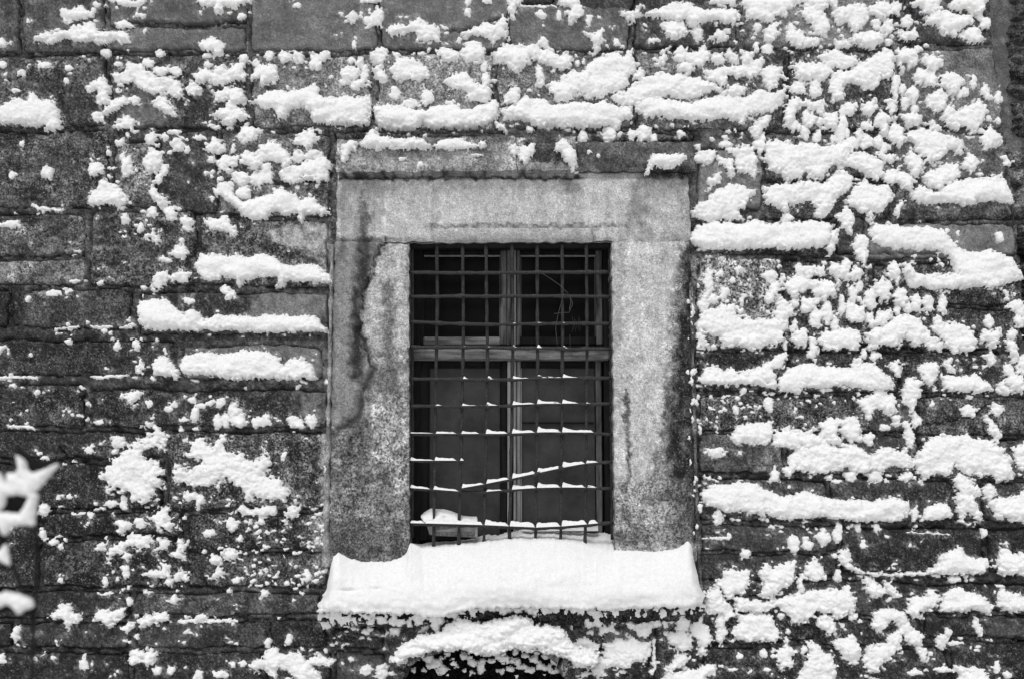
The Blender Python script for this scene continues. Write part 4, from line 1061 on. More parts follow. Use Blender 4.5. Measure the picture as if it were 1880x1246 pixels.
# left jamb: smooth old plaster, dark band, bare stone to the right
paint(140, 10, .85, pts=[(600, 440), (712, 440), (690, 470), (684, 505), (668, 535), (662, 600), (686, 680), (668, 712), (660, 764), (618, 792), (600, 780)], rough=.08)
paint(198, 10, .85, pts=[(716, 445), (752, 447), (752, 640), (690, 650), (665, 605), (667, 545), (690, 500)], rough=.2)
paint(46, 16, .95, line=([(671, 445), (668, 500), (660, 560), (656, 620), (657, 690)], 12), rough=.25)
paint(30, 3, 1, line=([(708, 440), (700, 458), (691, 468), (685, 501), (669, 532), (663, 599), (657, 605), (669, 629), (686, 678), (669, 709), (660, 764), (620, 788)], 1.9))
paint(205, 4, .7, line=([(712, 447), (694, 474), (689, 505), (674, 536), (668, 598)], 2.5))
paint(84, 10, .6, line=([(632, 445), (626, 470)], 7)); paint(95, 10, .6, line=([(614, 440), (612, 600), (610, 770)], 5))
paint(98, 16, .75, line=([(712, 520), (716, 580), (712, 640), (716, 720), (722, 800)], 11), rough=.45)
paint(92, 8, .8, line=([(686, 680), (668, 712), (655, 760), (622, 785)], 9), rough=.2)
paint(112, 30, .8, pts=[(605, 800), (660, 790), (690, 820), (752, 830), (752, 1030), (605, 1030)], rough=.75)
paint(190, 20, .6, pts=[(680, 730), (748, 720), (750, 905), (720, 880), (690, 840)], rough=.8)
paint(74, 18, .7, line=([(650, 800), (648, 860), (660, 940)], 18), rough=.8)
paint(78, 20, .7, pts=[(605, 955), (752, 985), (752, 1035), (605, 1035)], rough=.6)
paint(160, 8, .7, ell=(668, 932, 16, 18)); paint(168, 8, .5, ell=(735, 905, 16, 20)); paint(150, 12, .5, ell=(640, 880, 16, 22)); paint(86, 14, .6, ell=(640, 985, 30, 14))
# right jamb
paint(199, 14, .9, pts=[(1122, 441), (1245, 441), (1232, 520), (1222, 640), (1212, 780), (1190, 880), (1125, 900)], rough=.12)
paint(205, 12, .6, ell=(1180, 560, 40, 120)); paint(150, 8, .6, pts=[(1122, 445), (1146, 445), (1140, 640), (1126, 640)])
paint(36, 26, 1, pts=[(1254, 450), (1290, 450), (1290, 1000), (1240, 990), (1225, 880), (1222, 790), (1236, 680), (1246, 560)], rough=.6)
paint(62, 5, .8, line=([(1149, 715), (1151, 790), (1154, 850), (1148, 935)], 3.5), rough=.5)
paint(150, 4, .6, line=([(1146, 470), (1143, 520), (1140, 560)], 3))
paint(120, 30, .75, pts=[(1128, 890), (1260, 880), (1275, 1010), (1128, 1010)], rough=.7)
paint(170, 10, .6, ell=(1200, 945, 40, 16), rough=.5); paint(160, 10, .6, ell=(1165, 905, 14, 30)); paint(84, 12, .6, ell=(1150, 985, 30, 14)); paint(90, 12, .6, ell=(1245, 985, 14, 20))
# hood stones
paint(152, 14, .7, ell=(760, 300, 120, 22), rough=.3); paint(84, 8, .7, line=([(625, 252), (700, 246), (830, 250), (930, 262)], 6))
paint(90, 10, .6, ell=(720, 268, 90, 8)); paint(120, 10, .6, ell=(905, 295, 30, 24), rough=.3)
paint(38, 12, .85, pts=[(962, 255), (1010, 250), (1030, 290), (1050, 318), (1000, 314), (966, 300)], rough=.6)
paint(150, 6, .8, pts=[(948, 290), (965, 296), (980, 306), (1050, 312), (1056, 322), (950, 322)], rough=.2)
paint(64, 10, .6, ell=(1130, 305, 60, 14)); paint(92, 12, .7, ell=(1120, 280, 60, 12))
paint(40, 8, .8, ell=(1225, 318, 50, 12), rough=.6)

win = empty('window')
tag(win, 'barred casement window in a pale worn stone surround', 'window', kind='thing')

PL_EDGE = [(712, 437), (691, 465), (685, 501), (669, 532), (663, 599), (657, 605), (669, 629), (686, 678), (669, 709), (660, 764), (620, 788)]
PL_POLY = PL_EDGE + [(590, 790), (590, 430)]
REVEAL = .21

def surround(name, corners, front, extra=None, step=3.0, back=REVEAL, rough=.3, tone=150, rnd=7.0, jag=2.2, label=None):
    """a dressed stone: corners tl tr br bl in photo measures; front(px,py) -> how far it stands out of the wall"""
    (ax, ay), (bx_, by_), (cx, cy), (dx, dy) = corners
    w = max(bx_ - ax, cx - dx); h = max(dy - ay, cy - by_)
    nu, nv = int(w / step) + 1, int(h / step) + 1
    u, v = np.meshgrid(np.linspace(0, 1, nu), np.linspace(0, 1, nv))
    px = (ax * (1-u) + bx_ * u) * (1-v) + (dx * (1-u) + cx * u) * v
    py = (ay * (1-u) + by_ * u) * (1-v) + (dy * (1-u) + cy * u) * v
    eu = np.minimum(u, 1-u) * w; ev = np.minimum(v, 1-v) * h
    e = np.minimum(eu, ev)
    k = np.clip(1 - e / 8, 0, 1)
    px = px + jag * k * pn(px / 16, py / 16, 101) + .8 * k * pn(px / 6, py / 6, 104); py = py + jag * k * pn(px / 16, py / 16, 102)
    hgt = front(px, py) + .6 * relief(px, py, rough) - .007 * np.clip(1 - (e + 1.5 * pn(px / 10, py / 10, 103)) / rnd, 0, 1.5) ** 1.8
    wd = P(px, py, 0.0); wd[..., 1] = -hgt
    tn, rg = tones(px, py, tone, rough)
    tn = tn * np.clip(1 + .15 * fbm(px / 12, py / 150, 191, 2) + .10 * fbm(px / 40, py / 60, 192, 2), .5, 1.5)
    # sides run straight back into the wall
    ring = np.concatenate([np.stack([np.zeros(nu, int), np.arange(nu)], 1), np.stack([np.arange(1, nv), np.full(nv-1, nu-1)], 1),
                           np.stack([np.full(nu-1, nv-1), np.arange(nu-2, -1, -1)], 1), np.stack([np.arange(nv-2, 0, -1), np.zeros(nv-2, int)], 1)])
    rv = wd[ring[:, 0], ring[:, 1]].copy(); n0 = nu * nv; m = len(ring)
    V = [wd.reshape(-1, 3)]; F = [grid_faces(nv, nu)]
    prev = ring[:, 0] * nu + ring[:, 1]
    T = [tn.ravel()]; R = [rg.ravel()]
    for i, t in enumerate((.15, .5, 1.0)):
        q = rv.copy(); q[:, 1] = rv[:, 1] + (back - rv[:, 1]) * t
        V.append(q); T.append(tn[ring[:, 0], ring[:, 1]]); R.append(rg[ring[:, 0], ring[:, 1]])
        cur = np.arange(n0 + i * m, n0 + (i + 1) * m)
        F.append(np.stack([np.roll(prev, -1), np.roll(cur, -1), cur, prev], -1)[:, ::-1]); prev = cur
    o = mesh_np(name, np.concatenate(V), np.concatenate(F), M_STONE, win, {'tone': np.concatenate(T), 'rough': np.concatenate(R)})
    if label: o['label'] = label
    return o

def lintel_front(px, py):
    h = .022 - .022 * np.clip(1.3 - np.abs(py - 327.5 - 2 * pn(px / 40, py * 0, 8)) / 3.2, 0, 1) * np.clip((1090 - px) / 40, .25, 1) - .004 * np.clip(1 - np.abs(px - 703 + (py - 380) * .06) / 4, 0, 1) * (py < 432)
    ins = np.clip((px - 783 - .5 * (py - 417)) / 6, 0, 1) * np.clip((1094 - px) / 3, 0, 1)
    t = np.clip((py - 417) / 30, 0, 1)
    h = h - ins * (.006 * (py > 416) + .02 * t) - .009 * np.clip(1 - np.abs(py - 417) / 2.4, 0, 1) * (px > 783) * (px < 1150)
    h = h - .005 * np.clip(1 - np.abs(py - 443 - 2 * pn(px / 20, py / 5, 7)) / 3, 0, 1) * ((px < 745) | (px > 1170))
    return h
def left_front(px, py):
    d = sdf_poly(px + 2 * pn(px / 9, py / 9, 111), py + 2 * pn(px / 9, py / 9, 112), PL_POLY)
    h = .012 + .018 * np.clip(d / 2.0 + .5, 0, 1) - .006 * np.clip(1 - np.abs(d + 1.5) / 2.2, 0, 1)
    b = np.clip(1 - np.abs(px - 664 + (py - 560) * .03) / 18, 0, 1) * (py < 720)
    h = h - .006 * b
    return h - .01 * np.clip((py - 950) / 70, 0, 1) ** 2
def right_front(px, py):
    d = sdf_line(px + 2 * pn(px / 8, py / 8, 113), py, [(1149, 715), (1151, 790), (1154, 850), (1148, 935)])
    h = .02 - .006 * np.clip(1 - d / 2.5, 0, 1)
    d2 = np.clip((px - 1262 - (py - 441) * .018) / 5, 0, 1)
    return h - .012 * d2 + .003 * fbm(px / 60, py / 40, 115, 2)

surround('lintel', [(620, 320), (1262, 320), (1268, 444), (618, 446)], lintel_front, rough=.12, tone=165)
surround('jamb', [(616, 444), (751, 447), (752, 1040), (604, 1040)], left_front, rough=.4, tone=135, label='left jamb with old plaster peeling off its outer half')
surround('jamb', [(1122, 444), (1266, 444), (1280, 1030), (1128, 1030)], right_front, rough=.4, tone=160, label='right jamb with a dark damp stain along its outer edge')
# hood stones over the lintel stand further out
def hood_front(px, py): return .05 + .03 * np.clip((py - 262) / 50, 0, 1) - crack_depth(px, py)
CRACKS.extend([[(700, 277), (760, 280), (830, 276)], [(845, 281), (890, 283)], [(650, 279), (690, 280)]])
surround('hood_stone', [(622, 262), (946, 254), (948, 321), (620, 325)], hood_front, rough=.45, tone=152, back=.03, rnd=9, jag=3)
surround('hood_stone', [(947.5, 258), (1056, 256), (1058, 321), (949, 321)], hood_front, rough=.5, tone=152, back=.03, rnd=8, jag=3)
surround('hood_stone', [(1058, 266), (1270, 262), (1276, 319), (1059, 319)], lambda x, y: .045 - .02 * np.clip((x - 1100) / 150, 0, 1) * (y < 300), rough=.4, tone=98, back=.03, rnd=9, jag=3)
# the thin arris strips where the wall plaster meets the jambs
def strip(pts, wd, y0, tone, rough):
    pts = np.array(pts, float); n = 90
    t = np.linspace(0, 1, n); k = np.linspace(0, 1, len(pts))
    x = np.interp(t, k, pts[:, 0]); y = np.interp(t, k, pts[:, 1])
    X = x[:, None] + np.linspace(-.5, .5, 5)[None] * (wd * (1 + .7 * pn(x / 5, y / 25, 121)))[:, None]
    Y = np.repeat(y[:, None], 5, 1)
    w = P(X, Y, 0.0)
    w[..., 1] = -(y0 + .006 * (1 - np.abs(np.linspace(-1, 1, 5))[None] ** 2 * 3) + .002 * pn(X / 9, Y / 9, 123))
    tn, rg = tones(X, Y, tone, rough)
    mesh_np('mortar_fillet', w.reshape(-1, 3), grid_faces(n, 5)[:, ::-1], M_STONE, win, {'tone': tn, 'rough': rg})
PAINT_W = PAINT; PAINT = []
strip([(611, 450), (606, 700), (601, 880), (598, 1040)], 11, .012, 150, .3)
strip([(1267, 500), (1272, 700), (1277, 880), (1286, 1080)], 9, .014, 96, .6)
PAINT = PAINT_W
# sill stone, almost buried: a rough dark slab
x0, z1 = P(588, 1100, -.1)[0], P(900, 1100, -.1)[2]
nu, nv = 240, 14
u, v = np.meshgrid(np.linspace(586, 1290, nu), np.linspace(1085, 1146, nv))
e = np.minimum(np.minimum(u - 586, 1290 - u), 1146 + 5 * pn(u / 40, v / 90, 5) - v)
hh = .022 + .012 * pn(u / 30, v / 20, 7) + relief(u, v, .9) * 2.4 - .022 * np.clip(1 - e / 10, 0, 1.6) ** 1.5
w = P(u, v + 6 * pn(u / 26, v * 0, 9), -.02); w[..., 1] = -hh; w[-1, :, 1] = .02; w[:, 0, 1] = 0; w[:, -1, 1] = 0
PAINT = []
tn, rg = tones(u, v, 40., .9)
mesh_np('sill', w.reshape(-1, 3), grid_faces(nv, nu), M_STONE, win, {'tone': tn, 'rough': rg})
PAINT = FP; FROST[0] = .75

# timber: dimensions read on the plane of the sashes
TY = .15
def tb(name, px0, py0, px1, py1, y0, y1, mat, parent=win, bev=.004):
    a = P(px0, py0, y0); b = P(px1, py1, y0)
    return bevel_box(name, a[0], b[0], y0, y1, b[2], a[2], mat, parent, bev)
tb('frame_stile', 740, 436, 769, 1010, TY - .01, TY + .08, M_WOODD)
tb('frame_stile', 1107, 436, 1140, 1010, TY - .012, TY + .08, M_WOODD)
tb('frame_head', 769.5, 436, 1106.5, 458, TY - .008, TY + .08, M_WOODD)
tb('soffit_shade_beam', 746, 440, 1128, 455, .028, .09, M_WOODD, bev=.006)  # added dark beam, covers the lit soffit and stands in for its shade
tb('transom', 757, 640, 1119, 661, TY - .028, TY + .06, M_WOODH, bev=.006)
tb('transom', 757, 634.5, 1119, 639.5, TY - .016, TY + .05, M_WOODD)
tb('mullion', 931, 458, 938.6, 634, TY - .006, TY + .06, M_WOOD)
tb('mullion', 939, 458, 943, 634, TY - .018, TY + .05, M_WOODD)
tb('mullion', 943.4, 458, 947, 634, TY - .012, TY + .05, M_WOODP)
tb('mullion', 931.5, 661.5, 937.6, 988, TY - .016, TY + .05, M_WOODP)  # snow light on this strip is put into its pale colour
tb('mullion', 938, 661.5, 942.4, 988, TY + .0, TY + .05, M_WOODD)
tb('mullion', 942.8, 661.5, 947.4, 988, TY - .012, TY + .05, M_WOODP)  # second strip with the snow-lit brightness in its colour

def casement(x0, y0, x1, y1, wl_, wr, wt, wb, glass, mats, bead=2.2, bead_mat=None):
    c = empty('casement'); c.parent = win
    tb('sash_stile', x0, y0, x0 + wl_, y1, TY + .004, TY + .04, mats[0], c)
    tb('sash_stile', x1 - wr, y0, x1, y1, TY + .004, TY + .04, mats[1], c)
    tb('sash_rail', x0 + wl_ + .4, y0, x1 - wr - .4, y0 + wt, TY + .006, TY + .04, mats[2], c)
    tb('sash_rail', x0 + wl_ + .4, y1 - wb, x1 - wr - .4, y1, TY + .006, TY + .04, mats[3], c)
    ix0, iy0, ix1, iy1 = x0 + wl_, y0 + wt, x1 - wr, y1 - wb
    bm = bead_mat or M_WOOD
    tb('glazing_bead', ix0 + .2, iy0 + .2, ix1 - .2, iy0 + bead * 1.4, TY + .012, TY + .034, bm, c, .002)
    tb('glazing_bead', ix0 + .2, iy0 + bead * 1.4 + .3, ix0 + bead, iy1 - .3, TY + .012, TY + .034, mats[0], c, .002)
    tb('glazing_bead', ix1 - bead, iy0 + bead * 1.4 + .3, ix1 - .2, iy1 - .3, TY + .012, TY + .034, mats[1], c, .002)
    tb('pane', ix0 + .2, iy0 + .2, ix1 - .2, iy1 - .2, TY + .026, TY + .030, glass, c, .0005)
casement(770, 459, 930.5, 633, 7, 11.5, 9, 15, M_GLASSD, (M_WOODD, M_WOOD, M_WOODD, M_WOODH), bead_mat=M_WOODP)
casement(947.5, 459, 1106.5, 633, 7.5, 13, 9, 15, M_GLASSD, (M_WOOD, M_WOOD, M_WOODD, M_WOODD), bead_mat=M_WOODP)
casement(770, 662, 931, 992, 15, 11, 10, 10, M_GLASSG, (M_WOODD, M_WOODD, M_WOODD, M_WOODD), bead_mat=M_WOODD)
casement(948, 662, 1106.5, 992, 8, 13, 10, 10, M_GLASSG, (M_WOODP, M_WOOD, M_WOODD, M_WOODD), bead_mat=M_WOODD)
tb('glazing_bar', 957, 774, 1091, 777, TY + .016, TY + .024, M_WOODD)
# rough backing so no light leaks round the timber
a = P(735, 430, TY + .09); b = P(1145, 1015, TY + .09)
bevel_box('backing', a[0], b[0], TY + .09, TY + .11, b[2], a[2], M_WOODD, win)

# ------------------------------------------------------------------ iron grille
grille = empty('window_grille')
tag(grille, 'rusty iron grille of crossed bars with one snapped and one bent bar', 'grille')
GY = .018
VB = [[(757, 452), (757, 700), (756.5, 985)], [(802, 448), (803, 560), (800, 720), (796, 1006)], [(849, 449), (851, 600), (848, 760), (842, 1004)],
      [(892, 449), (895, 640), (893, 800), (888, 1003)], [(940, 449), (942, 560), (940, 760), (935, 998)],
      [(986, 449), (987, 640), (986, 800), (983, 998)], [(1032, 449), (1033, 600), (1032, 760), (1029, 998)], [(1076, 447), (1078, 600), (1077, 760), (1074, 1002)],
      [(1120, 450), (1122, 700), (1124, 990)]]
VX_ = (800, 848, 892, 939, 985, 1031, 1076)
def bar(name, pts, y, r, label=None, n=40, seed=0, bumps=()):
    pts = np.array(pts, float); s = np.concatenate([[0], np.cumsum(np.hypot(*np.diff(pts, axis=0).T))])
    t = np.linspace(0, s[-1], n)
    X = np.interp(t, s, pts[:, 0]) + .7 * pn(t / 60, t * 0 + seed, 131); Y = np.interp(t, s, pts[:, 1]) + .8 * pn(t / 55, t * 0 + seed, 132)
    w = P(X, Y, y)
    w[:, 1] += .0025 * pn(t / 40, t * 0 + seed, 133)
    for c in VX_: r = r * (1 + .3 * np.exp(-((X - c) / 5.0) ** 2)) if name == 'horizontal_bar' else r
    rr = r * (1 + .4 * pn(t / 6, t * 0 + seed, 134))
    V, F = tube(w, rr, 8, square=True, jit=.25, seed=seed)
    o = mesh_np(name, V, F, M_IRON, grille)
    if label: o['label'] = label
    return w
for k, p in enumerate(VB):
    edge = k in (0, 8)
    bar('vertical_bar', p, GY + .012 if not edge else .05, .0062 if not edge else .006, seed=k)
HB = [[(752, 501), (840, 501.5), (1000, 500.5), (1118, 500)], [(752, 545), (850, 544), (1000, 544), (1122, 544.5)], [(752, 591), (820, 594), (900, 596), (1000, 594), (1122, 594)],
      [(752, 636.5), (850, 637), (1000, 639.5), (1122, 640.5)], [(752, 695), (850, 696), (920, 697), (1000, 694), (1122, 693.5)],
      [(752, 745), (850, 745.5), (920, 745), (1000, 741.5), (1122, 741)], [(752, 796), (850, 797), (920, 797), (1000, 794), (1085, 794.5), (1124, 798)]]
for k, p in enumerate(HB): bar('horizontal_bar', p, GY - .002, .0064, seed=20 + k)
bar('horizontal_bar', [(752, 846), (800, 846.5), (852, 846)], GY - .002, .005, 'snapped bar ending at the second upright', 20, 41)
bar('horizontal_bar', [(845, 897), (890, 889), (940, 879), (986, 869), (1032, 859), (1076, 851), (1124, 847)], GY - .014, .0058, 'bent bar rising to the right', 40, 42)
bar('horizontal_bar', [(752, 896), (798, 899), (850, 903), (893, 903), (940, 899), (986, 896), (1032, 895), (1124, 896)], GY - .002, .006, None, 40, 43)
bar('horizontal_bar', [(752, 961), (800, 962), (888, 964.5), (940, 967), (986, 969), (1030, 967), (1080, 963), (1126, 959)], GY - .004, .0068, None, 40, 44)

# snow lying on the bars: tufts piled against the uprights
bs = Acc()
def tuft(path, segs, y, r):
    pa = np.array(path, float)
    for (xa, xb, pk, low) in segs:
        n = max(6, int((xb - xa) / 1.5)); x = np.linspace(xa, xb, n)
        yy = np.interp(x, pa[:, 0], pa[:, 1]) - r / .00215 * .75
        t = (x - xa)
        h = 1.05 * low + 1.3 * (pk - low) * np.exp(-t / 6.5)
        h = h * np.clip(t / 2.0, .15, 1) * np.clip((xb - x) / 6, .05, 1) * (1 + .2 * pn(x / 7, x * 0 + y * 99, 141))
        base = P(x, yy, y); m = .00215
        th = np.linspace(0, np.pi, 7)
        V = base[:, None] + np.stack([np.zeros(7), -np.cos(th) * r * 1.05, np.zeros(7)], -1)[None] + (np.sin(th)[None, :, None] * (h * m)[:, None, None]) * np.array([0, 0, 1.0])
        V[:, :, 2] -= .002
        bs.add(V.reshape(-1, 3), grid_faces(n, 7).tolist())
A = GY - .004
tuft(HB[2], [(942, 948, 4, 2), (987, 994, 4, 2), (1033, 1038, 3, 1)], A, .006)
tuft(HB[3], [(850, 856, 3, 1), (894, 901, 4, 2), (941, 949, 5, 2), (986, 996, 6, 2), (1033, 1042, 5, 2)], A, .006)
tuft(HB[4], [(850, 860, 5, 1), (895, 907, 6, 1), (941, 971, 6, 1.4), (986, 1031, 6, 2), (1033, 1062, 8, 1)], A, .006)
tuft(HB[5], [(800, 812, 3, 1), (848, 876, 5, 1), (893, 915, 7, 1), (941, 982, 8, 2.5), (986, 1030, 9, 3), (1032, 1062, 9, 2.5), (1076, 1084, 3, 1)], A, .0065)
tuft(HB[6], [(753, 796, 2, 1.5), (800, 838, 4, 3), (847, 880, 6, 3), (892, 932, 9, 4), (940, 982, 9, 4), (986, 1030, 11, 5), (1032, 1090, 11, 4)], A, .0068)
tuft([(752, 846), (852, 846)], [(753, 797, 7, 2), (798, 838, 7, 4), (845, 852, 7, 5)], A, .0065)
tuft([(845, 897), (890, 889), (940, 879), (986, 869), (1032, 859), (1076, 851), (1124, 847)], [(848, 889, 8, 3.5), (893, 935, 9, 4), (940, 984, 10, 5), (986, 1030, 10, 5), (1032, 1074, 11, 5), (1076, 1098, 5, 3)], GY - .015, .0066)
tuft([(752, 896), (798, 899), (850, 903), (893, 903), (940, 899), (986, 896), (1032, 895), (1124, 896)], [(753, 790, 6, 3), (796, 842, 7, 3), (893, 922, 4, 2), (940, 984, 9, 5), (986, 1029, 10, 5), (1032, 1075, 11, 4), (1078, 1096, 5, 2)], A, .0066)
tuft([(752, 961), (800, 962), (888, 964.5), (940, 967), (986, 969), (1030, 967), (1080, 963), (1126, 959)], [(753, 780, 4, 4), (781, 888, 6, 5), (890, 934, 11, 6), (936, 983, 10, 8), (984, 1029, 8, 7), (1031, 1078, 12, 7), (1080, 1098, 6, 6)], GY - .006, .008)
o = bs.build('snow_on_bars', M_SNOW)
tag(o, 'little ridges and tufts of snow lying along the iron bars', 'snow', kind='stuff')

# dry vine tangled in the upper right of the grille
dv = Acc()
def twig(pts, y=.0, r=.0009):
    p = np.array(pts, float); t = np.linspace(0, len(p) - 1, len(p) * 4)
    w = P(np.interp(t, np.arange(len(p)), p[:, 0]) + .5 * pn(t * 1.3, t * 0 + p[0, 0], 151), np.interp(t, np.arange(len(p)), p[:, 1]), y)
    V, F = tube(w, r, 5); dv.add(V, F)
def zz(X, Y): return (730 + X / 4.45, 430 + Y / 4.45)
twig([zz(1180, 320), zz(1250, 365), zz(1330, 420), zz(1395, 490)], -.004)
twig([zz(1355, 490), zz(1330, 590), zz(1305, 680), zz(1290, 770), zz(1305, 905)], -.006)
twig([zz(1410, 500), zz(1415, 560), zz(1400, 620), zz(1425, 590), zz(1430, 560), zz(1405, 510)], -.004)
twig([zz(1280, 650), zz(1340, 640), zz(1400, 640), zz(1415, 610)], -.003)
for k in range(5): twig([zz(1425 + 17 * k + 5 * math.sin(k * 9), 672 + 14 * (k % 3)), zz(1436 + 14 * k, 730), zz(1424 + 15 * k + 7 * math.sin(k * 5), 800 - 22 * (k % 2) + 12 * math.sin(k * 3))], -.001 + .006 * (k % 2), .0003)
twig([zz(1405, 820), zz(1412, 920)], -.002, .0006)
o = dv.build('dry_vine', M_TWIG)
tag(o, 'thin dry vine tendrils dangling from the upper right of the iron grille', 'vine')

# crumpled printed carton lying behind the grille at the lower left
carton = empty('carton')
tag(carton, 'squashed printed card carton lying behind the lower left of the grille', 'carton')
def c3(X, Y, y): return P(740 + X / 8.545, 900 + Y / 8.545, y)
def quad(name, pts, mat, parent, th=.004, n=8):
    p = np.array(pts); u, v = np.meshgrid(np.linspace(0, 1, n), np.linspace(0, 1, n))
    g = (p[0] * (1-u)[..., None] + p[1] * u[..., None]) * (1-v)[..., None] + (p[3] * (1-u)[..., None] + p[2] * u[..., None]) * v[..., None]
    g = g.reshape(-1, 3); nrm = np.cross(p[1] - p[0], p[3] - p[0]); nrm /= np.linalg.norm(nrm)
    g = g + nrm * (.0025 * pn(g[:, 0] * 60, g[:, 2] * 60, 161))[:, None]
    F = grid_faces(n, n)
    V = np.concatenate([g, g - nrm * th]); FF = np.concatenate([F, F[:, ::-1] + n * n])
    i = np.arange(n * n).reshape(n, n); ring = np.concatenate([i[0], i[1:, -1], i[-1, -2::-1], i[-2:0:-1, 0]])
    FF = np.concatenate([FF, np.stack([ring, ring + n*n, np.roll(ring, -1) + n*n, np.roll(ring, -1)], -1)])
    return mesh_np(name, V, FF, mat, parent, smooth=False)
f0 = .04
quad('front_panel', [c3(500, 545, f0), c3(1140, 560, f0 + .006), c3(1140, 735, f0 + .01), c3(495, 705, f0)], M_CARD, carton)
quad('print_band', [c3(512, 650, f0 - .005), c3(1115, 655, f0), c3(1110, 725, f0 + .003), c3(512, 700, f0 - .005)], M_CARDP, carton, .001)
quad('print_band', [c3(520, 560, f0 - .004), c3(840, 560, f0 - .002), c3(840, 580, f0 - .001), c3(520, 620, f0 - .003)], M_CARDP, carton, .001)
quad('end_flap', [c3(390, 560, f0 + .02), c3(500, 545, f0), c3(495, 705, f0), c3(420, 680, f0 + .02)], M_CARD, carton)
quad('edge_strip', [c3(1128, 530, f0 - .004), c3(1172, 530, f0 - .004), c3(1168, 730, f0 - .002), c3(1128, 730, f0 - .002)], M_SNOW if False else M_CARD, carton)
quad('top_panel', [c3(290, 420, .085), c3(1160, 430, .095), c3(1150, 552, f0 + .004), c3(495, 540, f0)], M_CARD, carton)
# its snow cap
nu, nv = 70, 14
u, v = np.meshgrid(np.linspace(0, 1, nu), np.linspace(0, 1, nv))
X = 280 + u * 890
top = np.interp(X[0], [280, 330, 440, 520, 640, 760, 860, 930, 1060, 1165, 1175], [390, 340, 275, 285, 290, 320, 360, 390, 405, 405, 500])
bot = np.interp(X[0], [280, 330, 440, 1000, 1140, 1175], [410, 495, 500, 500, 535, 535])
Yc = top[None] * (1 - v) + bot[None] * v
dep = .075 - .055 * v + .012 * np.sin(np.pi * v) * -1 + .006 * pn(u * 9, v * 3, 165)
dent = np.exp(-(((X - 650) / 60)**2 + ((Yc - 425) / 25)**2))
o = mesh_np('snow_load', np.concatenate([c3(X, Yc, dep + .02 * dent).reshape(-1, 3), c3(X[-1], bot + 12, .05), c3(X[0], top + 20, .1)]),
            np.concatenate([grid_faces(nv, nu), np.stack([np.arange((nv-1)*nu, nv*nu-1), nv*nu + np.arange(nu-1), nv*nu + np.arange(1, nu), np.arange((nv-1)*nu+1, nv*nu)], -1)]), M_SNOW)
tag(o, 'cap of snow on the squashed carton behind the grille', 'snow load')

# ------------------------------------------------------------------ the bank of snow on the sill
def sill_snow():
    x = np.arange(581, 1293, 2.4)
    yt = np.interp(x, [581, 600, 606, 612, 622, 640, 660, 690, 715, 735, 746, 751, 754, 775, 800, 830, 880, 915, 940, 1000, 1050, 1092, 1124, 1160, 1200, 1240, 1252, 1262, 1269, 1274, 1280, 1287, 1293],
                      [1108, 1080, 1045, 1020, 1014, 1024, 1029, 1031, 1029, 1024, 1014, 1000, 995, 1006, 1005, 1002, 998, 992, 991, 991, 994, 1004, 1010, 1009, 1012, 1007, 1000, 992, 1000, 1026, 1052, 1084, 1095])
    yb = np.interp(x, [581, 600, 640, 700, 760, 800, 815, 830, 880, 960, 1040, 1100, 1180, 1250, 1293], [1122, 1121, 1122, 1123, 1125, 1131, 1129, 1121, 1114, 1112, 1114, 1117, 1113, 1112, 1106])
    yb = yb + 2.6 * pn(x / 24, x * 0, 171) + 4 * pn(x / 9, x * 0, 172) + 2 * pn(x / 4, x * 0, 174)
    yn = 2.0 * pn(x / 20, x * 0, 173) + 1.6 * pn(x / 6, x * 0, 177)
    # rows from under the front lip, up the face, to the top edge and back to the timber
    s = np.linspace(0, 1, 56)
    rows = []
    edge = np.clip(np.minimum(x - 581, 1293 - x) / 16, 0, 1) ** .6
    rows.append((yb + 3, np.full_like(x, -.03)))
    rows.append((yb + 2, np.full_like(x, -.075) - .02 * edge))
    inopen = np.clip(np.minimum(x - 750, 1127 - x) / 6, 0, 1)
    for k in s:
        y = yb + (yt - yb) * k + yn * k ** 8
        d = -(.125 - .105 * k ** 1.5) - .025 * np.sin(np.pi * k) + .012 * (1 - k)
        d = -.03 * (1 - edge) + d * (.35 + .65 * edge)
        d = d + inopen * .02 * k ** 3
        rows.append((y, d))
    yk = np.interp(x, [750, 770, 800, 850, 880, 895, 915, 940, 955, 1000, 1050, 1090, 1110, 1127], [996, 998, 994, 992, 984, 981, 981, 974, 972, 974, 976, 978, 977, 975])
    for k in (.2, .4, .6, .8, 1.0):
        yy = yn + np.where(inopen > 0, yt + (np.minimum(yk, yt) - yt) * k, yt + 6 * k)
        dd = np.where(inopen > 0, .0 + .155 * k, -.02 + .03 * k)
        rows.append((yy, dd))
    PY = np.array([r[0] for r in rows]); DD = np.array([r[1] for r in rows]); PX = np.repeat(x[None], len(rows), 0)
    fr = np.linspace(1, 0, len(rows))[:, None]
    lump = .5 - worley(PX / 17, PY / 13, 181)
    low = np.clip((PY - 1085) / 25, 0, 1)
    DD = DD - .009 * fbm(PX / 95, PY / 55, 175, 3) - .0016 * fbm(PX / 22, PY / 14, 176, 3) - low * .007 * lump
    DD = DD + .012 * np.exp(-(((PX - 640) / 16)**2 + ((PY - 1083) / 3.0)**2)) + .008 * np.exp(-(((PX - 690) / 12)**2 + ((PY - 1080) / 2.5)**2))
    PX = PX + 5 * np.clip(1 - np.minimum(PX - 581, 1293 - PX) / 40, 0, 1) * (pn(PY / 14, PX / 60, 178) + .6 * pn(PY / 5, PX / 30, 179))
    W = P(PX, PY, DD)
    o = mesh_np('snow_bank', W.reshape(-1, 3), grid_faces(len(rows), len(x))[:, ::-1], M_SNOW)
    tag(o, 'thick smooth bank of snow filling the window sill', 'snow bank')
sill_snow()
